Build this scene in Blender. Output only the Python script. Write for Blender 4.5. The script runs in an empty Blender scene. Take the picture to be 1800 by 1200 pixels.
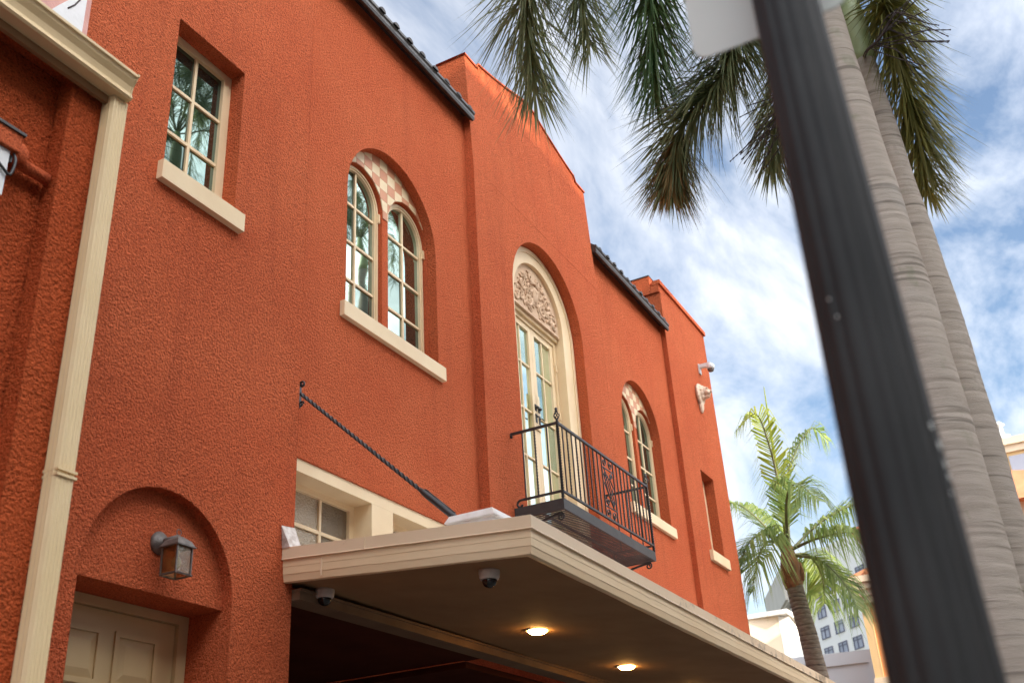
import bpy, bmesh, math, random
from mathutils import Vector, Matrix, Quaternion
from mathutils.geometry import tessellate_polygon
R = math.radians
rnd = random.Random(7)
scene = bpy.context.scene
col = scene.collection

# ------------------------------------------------------------------ camera
CAM_YAW, CAM_PITCH, CAM_ROLL = R(26.8346), R(27.1722), R(-3.6497)
cam_d = bpy.data.cameras.new('camera'); cam = bpy.data.objects.new('camera', cam_d); col.objects.link(cam)
_f = Vector((math.cos(CAM_PITCH)*math.cos(CAM_YAW), math.cos(CAM_PITCH)*math.sin(CAM_YAW), math.sin(CAM_PITCH)))
_r = Vector((math.sin(CAM_YAW), -math.cos(CAM_YAW), 0)); _u = _r.cross(_f)
_r2 = math.cos(CAM_ROLL)*_r + math.sin(CAM_ROLL)*_u
_u2 = -math.sin(CAM_ROLL)*_r + math.cos(CAM_ROLL)*_u
_m = Matrix((_r2, _u2, -_f)).transposed().to_4x4(); _m.translation = (0, 0, 1.5)
cam.matrix_world = _m
cam_d.sensor_width = 36; cam_d.lens = 36.99; cam_d.clip_start = 0.05; cam_d.clip_end = 3000
cam_d.dof.use_dof = True; cam_d.dof.focus_distance = 9.0; cam_d.dof.aperture_fstop = 2.8
scene.camera = cam

# ------------------------------------------------------------------ sun, sky, exposure
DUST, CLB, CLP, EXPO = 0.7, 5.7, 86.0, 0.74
SUN_DIR = Vector((-0.20, -0.98, 0)).normalized(); SUN_EL = R(26)
SUN = Vector((SUN_DIR.x*math.cos(SUN_EL), SUN_DIR.y*math.cos(SUN_EL), math.sin(SUN_EL)))
sun_d = bpy.data.lights.new('sun', 'SUN'); sun_d.energy = 5.0; sun_d.angle = R(0.53); sun_d.color = (1, .90, .74)
sun = bpy.data.objects.new('sun', sun_d); col.objects.link(sun)
sun.rotation_euler = SUN.to_track_quat('Z', 'Y').to_euler(); sun.location = SUN*60
w = bpy.data.worlds.new('World'); scene.world = w; w.use_nodes = True
wt = w.node_tree; wn = wt.nodes; wl = wt.links
sky = wn.new('ShaderNodeTexSky'); sky.sky_type = 'NISHITA'; sky.sun_disc = False
sky.sun_elevation = SUN_EL; sky.sun_rotation = math.atan2(SUN_DIR.x, SUN_DIR.y); sky.air_density = 1.0; sky.dust_density = DUST; sky.ozone_density = 0.6
bg = wn['Background']; bg.inputs[1].default_value = 0.15
tc = wn.new('ShaderNodeTexCoord')
sep = wn.new('ShaderNodeSeparateXYZ'); wl.new(tc.outputs['Generated'], sep.inputs[0])
def wmath(op, a, b):
    n = wn.new('ShaderNodeMath'); n.operation = op
    for i, v in enumerate((a, b)):
        if v is None: continue
        if isinstance(v, (int, float)): n.inputs[i].default_value = v
        else: wl.new(v, n.inputs[i])
    return n.outputs[0]
zz = wmath('MAXIMUM', sep.outputs[2], 0.0); zz = wmath('ADD', zz, 0.22)
cx_ = wmath('DIVIDE', sep.outputs[0], zz); cy_ = wmath('DIVIDE', sep.outputs[1], zz)
cmb = wn.new('ShaderNodeCombineXYZ'); wl.new(cx_, cmb.inputs[0]); wl.new(cy_, cmb.inputs[1]); cmb.inputs[2].default_value = 3.7
mp = wn.new('ShaderNodeMapping'); mp.inputs['Rotation'].default_value = (0, 0, R(35)); mp.inputs['Scale'].default_value = (1.0, 1.9, 1); mp.inputs['Location'].default_value = (2.1, 0.4, 0)
wl.new(cmb.outputs[0], mp.inputs[0])
n1 = wn.new('ShaderNodeTexNoise'); n1.inputs['Scale'].default_value = 1.5; n1.inputs['Detail'].default_value = 9; n1.inputs['Roughness'].default_value = .62; n1.inputs['Distortion'].default_value = .5
wl.new(mp.outputs[0], n1.inputs['Vector'])
cr = wn.new('ShaderNodeValToRGB'); cr.color_ramp.elements[0].position = .41; cr.color_ramp.elements[1].position = .72
cr.color_ramp.elements[0].color = (.0, .0, .0, 1); cr.color_ramp.elements[1].color = (.97, .97, .97, 1)
wl.new(n1.outputs['Fac'], cr.inputs[0])
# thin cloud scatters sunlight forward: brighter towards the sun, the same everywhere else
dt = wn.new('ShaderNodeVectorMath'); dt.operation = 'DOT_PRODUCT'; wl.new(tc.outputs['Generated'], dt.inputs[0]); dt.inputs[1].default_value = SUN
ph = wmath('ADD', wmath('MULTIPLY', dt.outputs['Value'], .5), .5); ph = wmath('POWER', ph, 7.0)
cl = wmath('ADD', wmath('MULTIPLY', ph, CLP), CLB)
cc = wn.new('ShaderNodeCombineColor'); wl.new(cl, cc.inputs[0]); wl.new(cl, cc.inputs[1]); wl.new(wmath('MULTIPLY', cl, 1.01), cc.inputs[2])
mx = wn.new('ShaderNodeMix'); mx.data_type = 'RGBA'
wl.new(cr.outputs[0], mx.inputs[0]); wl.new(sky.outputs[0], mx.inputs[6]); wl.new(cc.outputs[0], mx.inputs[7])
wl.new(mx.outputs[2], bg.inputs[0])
vs = scene.view_settings; vs.view_transform = 'Standard'; vs.look = 'None'; vs.gamma = 1; vs.use_curve_mapping = False
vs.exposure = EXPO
scene.cycles.use_denoising = True
scene.cycles.max_bounces = 8; scene.cycles.diffuse_bounces = 4; scene.cycles.glossy_bounces = 4
scene.cycles.transparent_max_bounces = 12; scene.cycles.sample_clamp_indirect = 6

# ------------------------------------------------------------------ materials
def newmat(name):
    m = bpy.data.materials.new(name); m.use_nodes = True
    return m, m.node_tree.nodes, m.node_tree.links, m.node_tree.nodes['Principled BSDF']
def mat(name, c, rough=.6, c2=None, nscale=6, bump=0, bscale=40, metal=0, spec=.5, stretch=None, lo=.35, hi=.65):
    m, n, l, p = newmat(name)
    p.inputs['Base Color'].default_value = (*c, 1); p.inputs['Roughness'].default_value = rough
    p.inputs['Metallic'].default_value = metal; p.inputs['Specular IOR Level'].default_value = spec
    g = n.new('ShaderNodeNewGeometry'); src = g.outputs['Position']
    if stretch:
        mpn = n.new('ShaderNodeMapping'); mpn.inputs['Scale'].default_value = stretch; l.new(src, mpn.inputs[0]); src = mpn.outputs[0]
    if c2:
        t = n.new('ShaderNodeTexNoise'); t.inputs['Scale'].default_value = nscale; t.inputs['Detail'].default_value = 6
        l.new(src, t.inputs['Vector'])
        r = n.new('ShaderNodeValToRGB'); r.color_ramp.elements[0].position = lo; r.color_ramp.elements[1].position = hi
        r.color_ramp.elements[0].color = (*c, 1); r.color_ramp.elements[1].color = (*c2, 1)
        l.new(t.outputs['Fac'], r.inputs[0]); l.new(r.outputs[0], p.inputs['Base Color'])
    if bump:
        t = n.new('ShaderNodeTexNoise'); t.inputs['Scale'].default_value = bscale; t.inputs['Detail'].default_value = 4
        l.new(src, t.inputs['Vector'])
        b = n.new('ShaderNodeBump'); b.inputs['Strength'].default_value = bump; b.inputs['Distance'].default_value = .01
        l.new(t.outputs['Fac'], b.inputs['Height']); l.new(b.outputs[0], p.inputs['Normal'])
    return m
def stucco(name, c, c2, strength=.62, scale=58.0, dist=.02):
    m, n, l, p = newmat(name)
    p.inputs['Roughness'].default_value = .85; p.inputs['Specular IOR Level'].default_value = .08
    g = n.new('ShaderNodeNewGeometry')
    big = n.new('ShaderNodeTexNoise'); big.inputs['Scale'].default_value = 1.3; big.inputs['Detail'].default_value = 9; big.inputs['Roughness'].default_value = .68
    l.new(g.outputs['Position'], big.inputs['Vector'])
    r = n.new('ShaderNodeValToRGB'); r.color_ramp.elements[0].position = .3; r.color_ramp.elements[1].position = .7
    r.color_ramp.elements[0].color = (*c, 1); r.color_ramp.elements[1].color = (*c2, 1); l.new(big.outputs['Fac'], r.inputs[0])
    # lumpy trowelled dash coat: soft lumps + finer grain, fading in and out over the wall
    v = n.new('ShaderNodeTexNoise'); v.inputs['Scale'].default_value = scale; v.inputs['Detail'].default_value = 3; v.inputs['Roughness'].default_value = .55; v.inputs['Distortion'].default_value = .25
    f2 = n.new('ShaderNodeTexNoise'); f2.inputs['Scale'].default_value = scale*1.9; f2.inputs['Detail'].default_value = 2
    pt = n.new('ShaderNodeTexNoise'); pt.inputs['Scale'].default_value = 2.6; pt.inputs['Detail'].default_value = 4
    for q in (v, f2, pt): l.new(g.outputs['Position'], q.inputs['Vector'])
    vr = n.new('ShaderNodeMapRange'); vr.inputs[1].default_value = .36; vr.inputs[2].default_value = .66; vr.interpolation_type = 'SMOOTHSTEP'
    l.new(v.outputs['Fac'], vr.inputs[0])
    pr = n.new('ShaderNodeMapRange'); pr.inputs[1].default_value = .3; pr.inputs[2].default_value = .7; pr.inputs[3].default_value = .45; pr.inputs[4].default_value = 1.1
    l.new(pt.outputs['Fac'], pr.inputs[0])
    mul = n.new('ShaderNodeMath'); mul.operation = 'MULTIPLY'; l.new(vr.outputs[0], mul.inputs[0]); l.new(pr.outputs[0], mul.inputs[1])
    mad = n.new('ShaderNodeMath'); mad.operation = 'MULTIPLY_ADD'; mad.inputs[1].default_value = 1.0; l.new(f2.outputs['Fac'], mad.inputs[0]); l.new(mul.outputs[0], mad.inputs[2])
    tw_ = n.new('ShaderNodeTexNoise'); tw_.inputs['Scale'].default_value = 7; tw_.inputs['Detail'].default_value = 3; l.new(g.outputs['Position'], tw_.inputs['Vector'])
    mad2 = n.new('ShaderNodeMath'); mad2.operation = 'MULTIPLY_ADD'; mad2.inputs[1].default_value = .9; l.new(tw_.outputs['Fac'], mad2.inputs[0]); l.new(mad.outputs[0], mad2.inputs[2]); mad = mad2
    bv = n.new('ShaderNodeBevel'); bv.samples = 3; bv.inputs['Radius'].default_value = .012
    b = n.new('ShaderNodeBump'); b.inputs['Strength'].default_value = strength; b.inputs['Distance'].default_value = dist
    l.new(mad.outputs[0], b.inputs['Height']); l.new(bv.outputs[0], b.inputs['Normal']); l.new(b.outputs[0], p.inputs['Normal'])
    # colour multiplied darker in the low spots of the grain, plus fine speckle
    mxn = n.new('ShaderNodeMix'); mxn.data_type = 'RGBA'; mxn.blend_type = 'MULTIPLY'
    gr = n.new('ShaderNodeMapRange'); gr.inputs[1].default_value = .30; gr.inputs[2].default_value = .46; gr.inputs[3].default_value = .72; gr.inputs[4].default_value = 1.0
    l.new(v.outputs['Fac'], gr.inputs[0])
    cc2 = n.new('ShaderNodeCombineColor')
    for i in range(3): l.new(gr.outputs[0], cc2.inputs[i])
    gt = n.new('ShaderNodeTexNoise'); gt.inputs['Scale'].default_value = scale*1.9; gt.inputs['Detail'].default_value = 4; gt.inputs['Roughness'].default_value = .7; l.new(g.outputs['Position'], gt.inputs['Vector'])
    gp = n.new('ShaderNodeValToRGB'); e_ = gp.color_ramp.elements; e_[0].position = .36; e_[0].color = (.42, .40, .40, 1); e_[1].position = .49; e_[1].color = (1, 1, 1, 1); e3 = gp.color_ramp.elements.new(.68); e3.color = (1.0, 1.0, 1.0, 1); e4 = gp.color_ramp.elements.new(.78); e4.color = (1.12, 1.2, 1.25, 1)
    l.new(gt.outputs['Fac'], gp.inputs[0])
    gm = n.new('ShaderNodeMix'); gm.data_type = 'RGBA'; gm.blend_type = 'MULTIPLY'; gm.inputs[0].default_value = 1; l.new(r.outputs[0], gm.inputs[6]); l.new(gp.outputs[0], gm.inputs[7])
    smp = n.new('ShaderNodeMapping'); smp.inputs['Scale'].default_value = (5, 5, .35); l.new(g.outputs['Position'], smp.inputs[0])
    sn = n.new('ShaderNodeTexNoise'); sn.inputs['Scale'].default_value = 1.3; sn.inputs['Detail'].default_value = 6; l.new(smp.outputs[0], sn.inputs['Vector'])
    sr = n.new('ShaderNodeMapRange'); sr.inputs[1].default_value = .52; sr.inputs[2].default_value = .78; sr.inputs[3].default_value = 0; sr.inputs[4].default_value = .38; l.new(sn.outputs['Fac'], sr.inputs[0])
    smx = n.new('ShaderNodeMix'); smx.data_type = 'RGBA'; l.new(sr.outputs[0], smx.inputs[0]); l.new(gm.outputs[2], smx.inputs[6]); smx.inputs[7].default_value = (c[0]*.62, c[1]*.62, c[2]*.7, 1)
    mxn.inputs[0].default_value = 1; l.new(smx.outputs[2], mxn.inputs[6]); l.new(cc2.outputs[0], mxn.inputs[7]); l.new(mxn.outputs[2], p.inputs['Base Color'])
    return m
def glass_mat(name, tint=(.74, .95, .88), fac=.27, dark=(.012, .018, .015), rough=.015, wet=False):
    m, n, l, p = newmat(name); n.remove(p); out = n['Material Output']
    d = n.new('ShaderNodeBsdfDiffuse'); d.inputs[0].default_value = (*dark, 1)
    g = n.new('ShaderNodeBsdfGlossy'); g.inputs['Color'].default_value = (*tint, 1); g.inputs['Roughness'].default_value = rough
    lw = n.new('ShaderNodeLayerWeight'); lw.inputs[0].default_value = .35
    mr = n.new('ShaderNodeMapRange'); mr.inputs[1].default_value = 0; mr.inputs[2].default_value = 1; mr.inputs[3].default_value = fac*.8; mr.inputs[4].default_value = min(1, fac*1.7)
    l.new(lw.outputs['Fresnel'], mr.inputs[0])
    geo = n.new('ShaderNodeNewGeometry')
    t = n.new('ShaderNodeTexNoise'); t.inputs['Scale'].default_value = 2.2 if not wet else 75; t.inputs['Detail'].default_value = 1 if not wet else 3
    l.new(geo.outputs['Position'], t.inputs['Vector'])
    b = n.new('ShaderNodeBump'); b.inputs['Strength'].default_value = .06 if not wet else .9; b.inputs['Distance'].default_value = .02
    l.new(t.outputs['Fac'], b.inputs['Height']); l.new(b.outputs[0], g.inputs['Normal'])
    s = n.new('ShaderNodeMixShader'); l.new(mr.outputs[0], s.inputs[0]); l.new(d.outputs[0], s.inputs[1]); l.new(g.outputs[0], s.inputs[2]); l.new(s.outputs[0], out.inputs[0])
    return m
def leaf_mat(name, c, c2, trans=.35):
    m, n, l, p = newmat(name); out = n['Material Output']
    g = n.new('ShaderNodeNewGeometry'); t = n.new('ShaderNodeTexNoise'); t.inputs['Scale'].default_value = 3.5; l.new(g.outputs['Position'], t.inputs['Vector'])
    ad = n.new('ShaderNodeMath'); ad.operation = 'MULTIPLY_ADD'; ad.inputs[1].default_value = .5; l.new(g.outputs['Random Per Island'], ad.inputs[0]); l.new(t.outputs['Fac'], ad.inputs[2])
    r = n.new('ShaderNodeValToRGB'); r.color_ramp.elements[0].position = .45; r.color_ramp.elements[1].position = 1.0
    r.color_ramp.elements[0].color = (*c, 1); r.color_ramp.elements[1].color = (*c2, 1); l.new(ad.outputs[0], r.inputs[0])
    l.new(r.outputs[0], p.inputs['Base Color']); p.inputs['Roughness'].default_value = .42; p.inputs['Specular IOR Level'].default_value = .4
    tr = n.new('ShaderNodeBsdfTranslucent'); l.new(r.outputs[0], tr.inputs[0])
    s = n.new('ShaderNodeMixShader'); s.inputs[0].default_value = trans; l.new(p.outputs[0], s.inputs[1]); l.new(tr.outputs[0], s.inputs[2]); l.new(s.outputs[0], out.inputs[0])
    return m
def emit_mat(name, c, s):
    m, n, l, p = newmat(name); p.inputs['Base Color'].default_value = (*c, 1); p.inputs['Emission Color'].default_value = (*c, 1); p.inputs['Emission Strength'].default_value = s
    return m
M = {}
M['stucco'] = stucco('red_stucco', (.57, .116, .044), (.67, .160, .063))
M['stucco_smooth'] = stucco('smooth_red_plaster', (.55, .112, .042), (.62, .145, .058), strength=.35)
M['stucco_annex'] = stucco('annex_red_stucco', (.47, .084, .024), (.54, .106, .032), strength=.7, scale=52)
M['cream'] = mat('cream_paint', (.78, .58, .34), .5, (.83, .64, .39), 3, .08, 60)
M['cream_gutter'] = mat('cream_enamel', (.76, .57, .31), .45, (.80, .61, .35), 4, spec=.3)
M['fascia'] = mat('beige_fascia_paint', (.80, .60, .36), .55, (.84, .65, .41), 2.2, .12, 25, stretch=(.5, .5, 2))
M['drip'] = mat('beige_metal_drip_edge', (.74, .56, .36), .5, (.79, .61, .41), 2, .05, 20)
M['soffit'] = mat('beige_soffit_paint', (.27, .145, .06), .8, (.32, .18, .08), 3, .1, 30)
def stain(m, dark):
    n, l = m.node_tree.nodes, m.node_tree.links; p = n['Principled BSDF']; src = p.inputs['Base Color'].links[0].from_socket
    g = n.new('ShaderNodeNewGeometry'); mp_ = n.new('ShaderNodeMapping'); mp_.inputs['Scale'].default_value = (2.6, 2.6, 3); l.new(g.outputs['Position'], mp_.inputs[0])
    t = n.new('ShaderNodeTexNoise'); t.inputs['Scale'].default_value = 1.6; t.inputs['Detail'].default_value = 8; t.inputs['Roughness'].default_value = .7; l.new(mp_.outputs[0], t.inputs['Vector'])
    sp = n.new('ShaderNodeSeparateXYZ'); l.new(g.outputs['Position'], sp.inputs[0])
    rr = n.new('ShaderNodeMapRange'); rr.inputs[1].default_value = 6.0; rr.inputs[2].default_value = 10.0; rr.inputs[3].default_value = -.14; rr.inputs[4].default_value = .06; l.new(sp.outputs[0], rr.inputs[0])
    a = n.new('ShaderNodeMath'); a.operation = 'ADD'; l.new(t.outputs['Fac'], a.inputs[0]); l.new(rr.outputs[0], a.inputs[1])
    q = n.new('ShaderNodeMapRange'); q.inputs[1].default_value = .53; q.inputs[2].default_value = .70; q.inputs[4].default_value = .85; l.new(a.outputs[0], q.inputs[0])
    mx_ = n.new('ShaderNodeMix'); mx_.data_type = 'RGBA'; l.new(q.outputs[0], mx_.inputs[0]); l.new(src, mx_.inputs[6]); mx_.inputs[7].default_value = (*dark, 1); l.new(mx_.outputs[2], p.inputs['Base Color'])
stain(M['drip'], (.09, .065, .04))
M['iron'] = mat('black_wrought_iron', (.014, .013, .012), .45, (.03, .026, .024), 12, .25, 60, spec=.6)
M['deck'] = mat('dark_grey_deck_paint', (.03, .03, .03), .55, (.05, .047, .043), 6, .15, 40)
M['eave'] = mat('dark_brown_eave', (.028, .023, .02), .4, (.05, .042, .036), 5)
M['rooftile'] = mat('dark_roof_tile', (.03, .024, .022), .6, (.06, .045, .04), 9)
M['tile_cream'] = mat('cream_glazed_tile', (.74, .56, .33), .4, (.79, .62, .39), 9, spec=.3)
M['tile_salmon'] = mat('salmon_glazed_tile', (.56, .235, .115), .4, (.61, .27, .14), 9, spec=.3)
M['glass'] = glass_mat('window_glass')
M['dark_glass'] = glass_mat('dark_window_glass', (.6, .8, .72), .2)
M['door_glass'] = glass_mat('mint_door_glass', (.86, 1.0, .90), .55, (.16, .24, .17))  # pale mint diffuse base mixed with strong mint gloss
M['wet_glass'] = glass_mat('wet_window_glass', (.85, .74, .58), .32, (.05, .035, .022), .08, True)
M['relief'] = mat('tan_carved_stone', (.55, .36, .22), .75, (.66, .46, .30), 14, .3, 70)
M['lion'] = mat('pale_carved_stone', (.66, .47, .33), .75, (.74, .56, .42), 14, .3, 60)
M['white'] = mat('white_plastic', (.74, .74, .72), .35)
M['cam_white'] = mat('shade_dimmed_white_plastic', (.52, .46, .41), .45, (.58, .52, .47), 20)  # dimmer copy of the white plastic, canopy shade put into its colour
M['dome'] = mat('smoked_dome', (.01, .01, .01), .08, spec=.6)
M['pad'] = mat('white_sealant', (.72, .66, .6), .55, (.8, .77, .72), 9, .5, 30)
M['flash'] = mat('weathered_flashing', (.42, .33, .27), .6, (.72, .66, .6), 22, .5, 40)
M['patch_pink'] = mat('pink_primer', (.62, .30, .25), .7, (.70, .36, .30), 8, .3, 50)
M['patch_white'] = mat('white_primer', (.78, .77, .75), .6, (.84, .83, .82), 6, .3, 20)
M['door'] = mat('cream_door_paint', (.60, .44, .22), .45, (.64, .48, .25), 3)
M['pewter'] = mat('pewter_metal', (.13, .115, .10), .5, (.20, .175, .155), 30, .3, 90, metal=.3)
def lamp_glass():
    m, n, l, p = newmat('seeded_lamp_glass'); n.remove(p)
    t = n.new('ShaderNodeBsdfTransparent'); t.inputs[0].default_value = (.75, .68, .52, 1); g = n.new('ShaderNodeBsdfGlossy'); g.inputs[0].default_value = (.8, .75, .65, 1); g.inputs['Roughness'].default_value = .15
    ge = n.new('ShaderNodeNewGeometry'); no = n.new('ShaderNodeTexNoise'); no.inputs['Scale'].default_value = 90; l.new(ge.outputs['Position'], no.inputs['Vector'])
    bu = n.new('ShaderNodeBump'); bu.inputs['Strength'].default_value = .6; bu.inputs['Distance'].default_value = .01; l.new(no.outputs['Fac'], bu.inputs['Height']); l.new(bu.outputs[0], g.inputs['Normal'])
    x = n.new('ShaderNodeMixShader'); x.inputs[0].default_value = .16; l.new(t.outputs[0], x.inputs[1]); l.new(g.outputs[0], x.inputs[2]); l.new(x.outputs[0], n['Material Output'].inputs[0])
    return m
M['lampglass'] = lamp_glass()
M['bulb'] = mat('unlit_bulb', (.75, .68, .5), .3)
M['grey_trunk'] = mat('palm_bark', (.46, .385, .31), .9, (.55, .465, .38), 9, .35, 45, stretch=(.6, .6, 6), spec=.15)
def bark(m):
    n, l = m.node_tree.nodes, m.node_tree.links; p = n['Principled BSDF']; src = p.inputs['Base Color'].links[0].from_socket
    g = n.new('ShaderNodeNewGeometry')
    for sc, st, lo, hi, cc_, amt in (((1.2, 1.2, 42), 1.0, .58, .66, (.14, .115, .09), .6), ((5, 5, 4), 1.0, .62, .72, (.20, .23, .12), .45), ((3, 3, 3), 1.0, .58, .75, (.50, .45, .39), .6)):
        mp_ = n.new('ShaderNodeMapping'); mp_.inputs['Scale'].default_value = sc; l.new(g.outputs['Position'], mp_.inputs[0])
        t = n.new('ShaderNodeTexNoise'); t.inputs['Scale'].default_value = st; t.inputs['Detail'].default_value = 5; l.new(mp_.outputs[0], t.inputs['Vector'])
        q = n.new('ShaderNodeMapRange'); q.inputs[1].default_value = lo; q.inputs[2].default_value = hi; q.inputs[4].default_value = amt; l.new(t.outputs['Fac'], q.inputs[0])
        mx_ = n.new('ShaderNodeMix'); mx_.data_type = 'RGBA'; l.new(q.outputs[0], mx_.inputs[0]); l.new(src, mx_.inputs[6]); mx_.inputs[7].default_value = (*cc_, 1); src = mx_.outputs[2]
    l.new(src, p.inputs['Base Color'])
bark(M['grey_trunk'])
M['bark_dark'] = mat('palm_ring_scar', (.12, .10, .085), .9, (.19, .16, .13), 20)
M['coco_trunk'] = mat('coconut_bark', (.17, .125, .09), .9, (.28, .21, .15), 9, .6, 25, stretch=(1, 1, 4))
M['coco_husk'] = mat('palm_husk', (.38, .16, .06), .8, (.24, .12, .06), 9, .5, 40, stretch=(3, 3, .6))
M['shaft'] = mat('green_crownshaft', (.36, .44, .20), .4, (.48, .52, .28), 3)
M['frond'] = leaf_mat('foxtail_leaflets', (.13, .17, .08), (.28, .31, .15), .6)
M['frond_light'] = leaf_mat('fresh_foxtail_leaflets', (.07, .15, .05), (.15, .24, .09), .5)
M['frond_dry'] = leaf_mat('browning_foxtail_leaflets', (.27, .18, .07), (.38, .26, .11), .45)
M['frond_yellow'] = leaf_mat('sun_tinted_foxtail_leaflets', (.14, .15, .04), (.34, .31, .09), .55)  # lit copy of the frond leaflets: yellow sunlight put into the colour
M['coco_leaf'] = leaf_mat('coconut_leaflets', (.20, .30, .07), (.40, .47, .15), .6)
M['coco_young'] = leaf_mat('young_coconut_leaflets', (.30, .38, .05), (.46, .48, .08), .6)
M['rachis'] = mat('palm_rachis', (.13, .14, .05), .5, (.2, .19, .08), 8)
M['spike'] = mat('dry_flower_stalk', (.07, .05, .045), .8)
M['post'] = mat('black_post_paint', (.029, .029, .027), .65, (.042, .041, .038), 6, .06, 50, spec=.35)
M['sign'] = mat('off_white_sign', (.76, .76, .68), .5, (.79, .79, .72), 3, spec=.3)
M['hotel_white'] = mat('white_painted_concrete', (.88, .86, .82), .8, (.91, .89, .86), .2)
M['hotel_beige'] = mat('beige_painted_concrete', (.55, .51, .44), .8, (.6, .56, .49), .3)
M['far_glass'] = mat('far_window_glass', (.30, .31, .38), .2, (.42, .43, .5), .3)
M['far_frame'] = mat('far_window_frame', (.10, .10, .15), .5)
M['cream_wall'] = mat('cream_stucco_wall', (.80, .62, .43), .8, (.84, .66, .47), .5)
M['white_wall'] = mat('white_stucco_wall', (.84, .80, .74), .8, (.87, .84, .78), .5)
M['grey_wall'] = mat('pale_grey_wall', (.62, .63, .64), .8, (.67, .68, .69), .5)
M['orange_wall'] = mat('apricot_wall', (.74, .33, .14), .8, (.79, .38, .17), .6)
M['yellow_wall'] = mat('yellow_hotel_wall', (.78, .52, .24), .8, (.82, .56, .28), .3)
M['clay'] = mat('clay_roof_tile', (.50, .17, .07), .7, (.62, .25, .11), 2)
M['asphalt'] = mat('asphalt', (.04, .04, .04), .9, (.055, .055, .055), 2, .3, 60)
M['concrete'] = mat('pavement_concrete', (.12, .115, .105), .85, (.15, .145, .13), 1.5, .2, 30)
M['kerb'] = mat('kerb_concrete', (.38, .37, .35), .85)
M['ground'] = mat('ground', (.09, .085, .07), .95, (.12, .11, .09), .3)
M['paint_white'] = mat('road_paint', (.7, .7, .68), .7)
M['lens'] = emit_mat('lit_downlight_lens', (1, .48, .12), 80)
M['brick'] = mat('dark_brick', (.20, .12, .085), .9, (.26, .16, .11), 3)
M['trim'] = mat('brown_trim_paint', (.17, .10, .055), .7, (.22, .135, .075), 4)
M['porch'] = mat('shade_dark_porch_red', (.06, .014, .007), .85, (.08, .02, .01), 3, spec=.1)  # near-black red: shade under the canopy put into the porch colour
M['interior'] = mat('dark_interior', (.02, .018, .016), .9)

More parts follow.
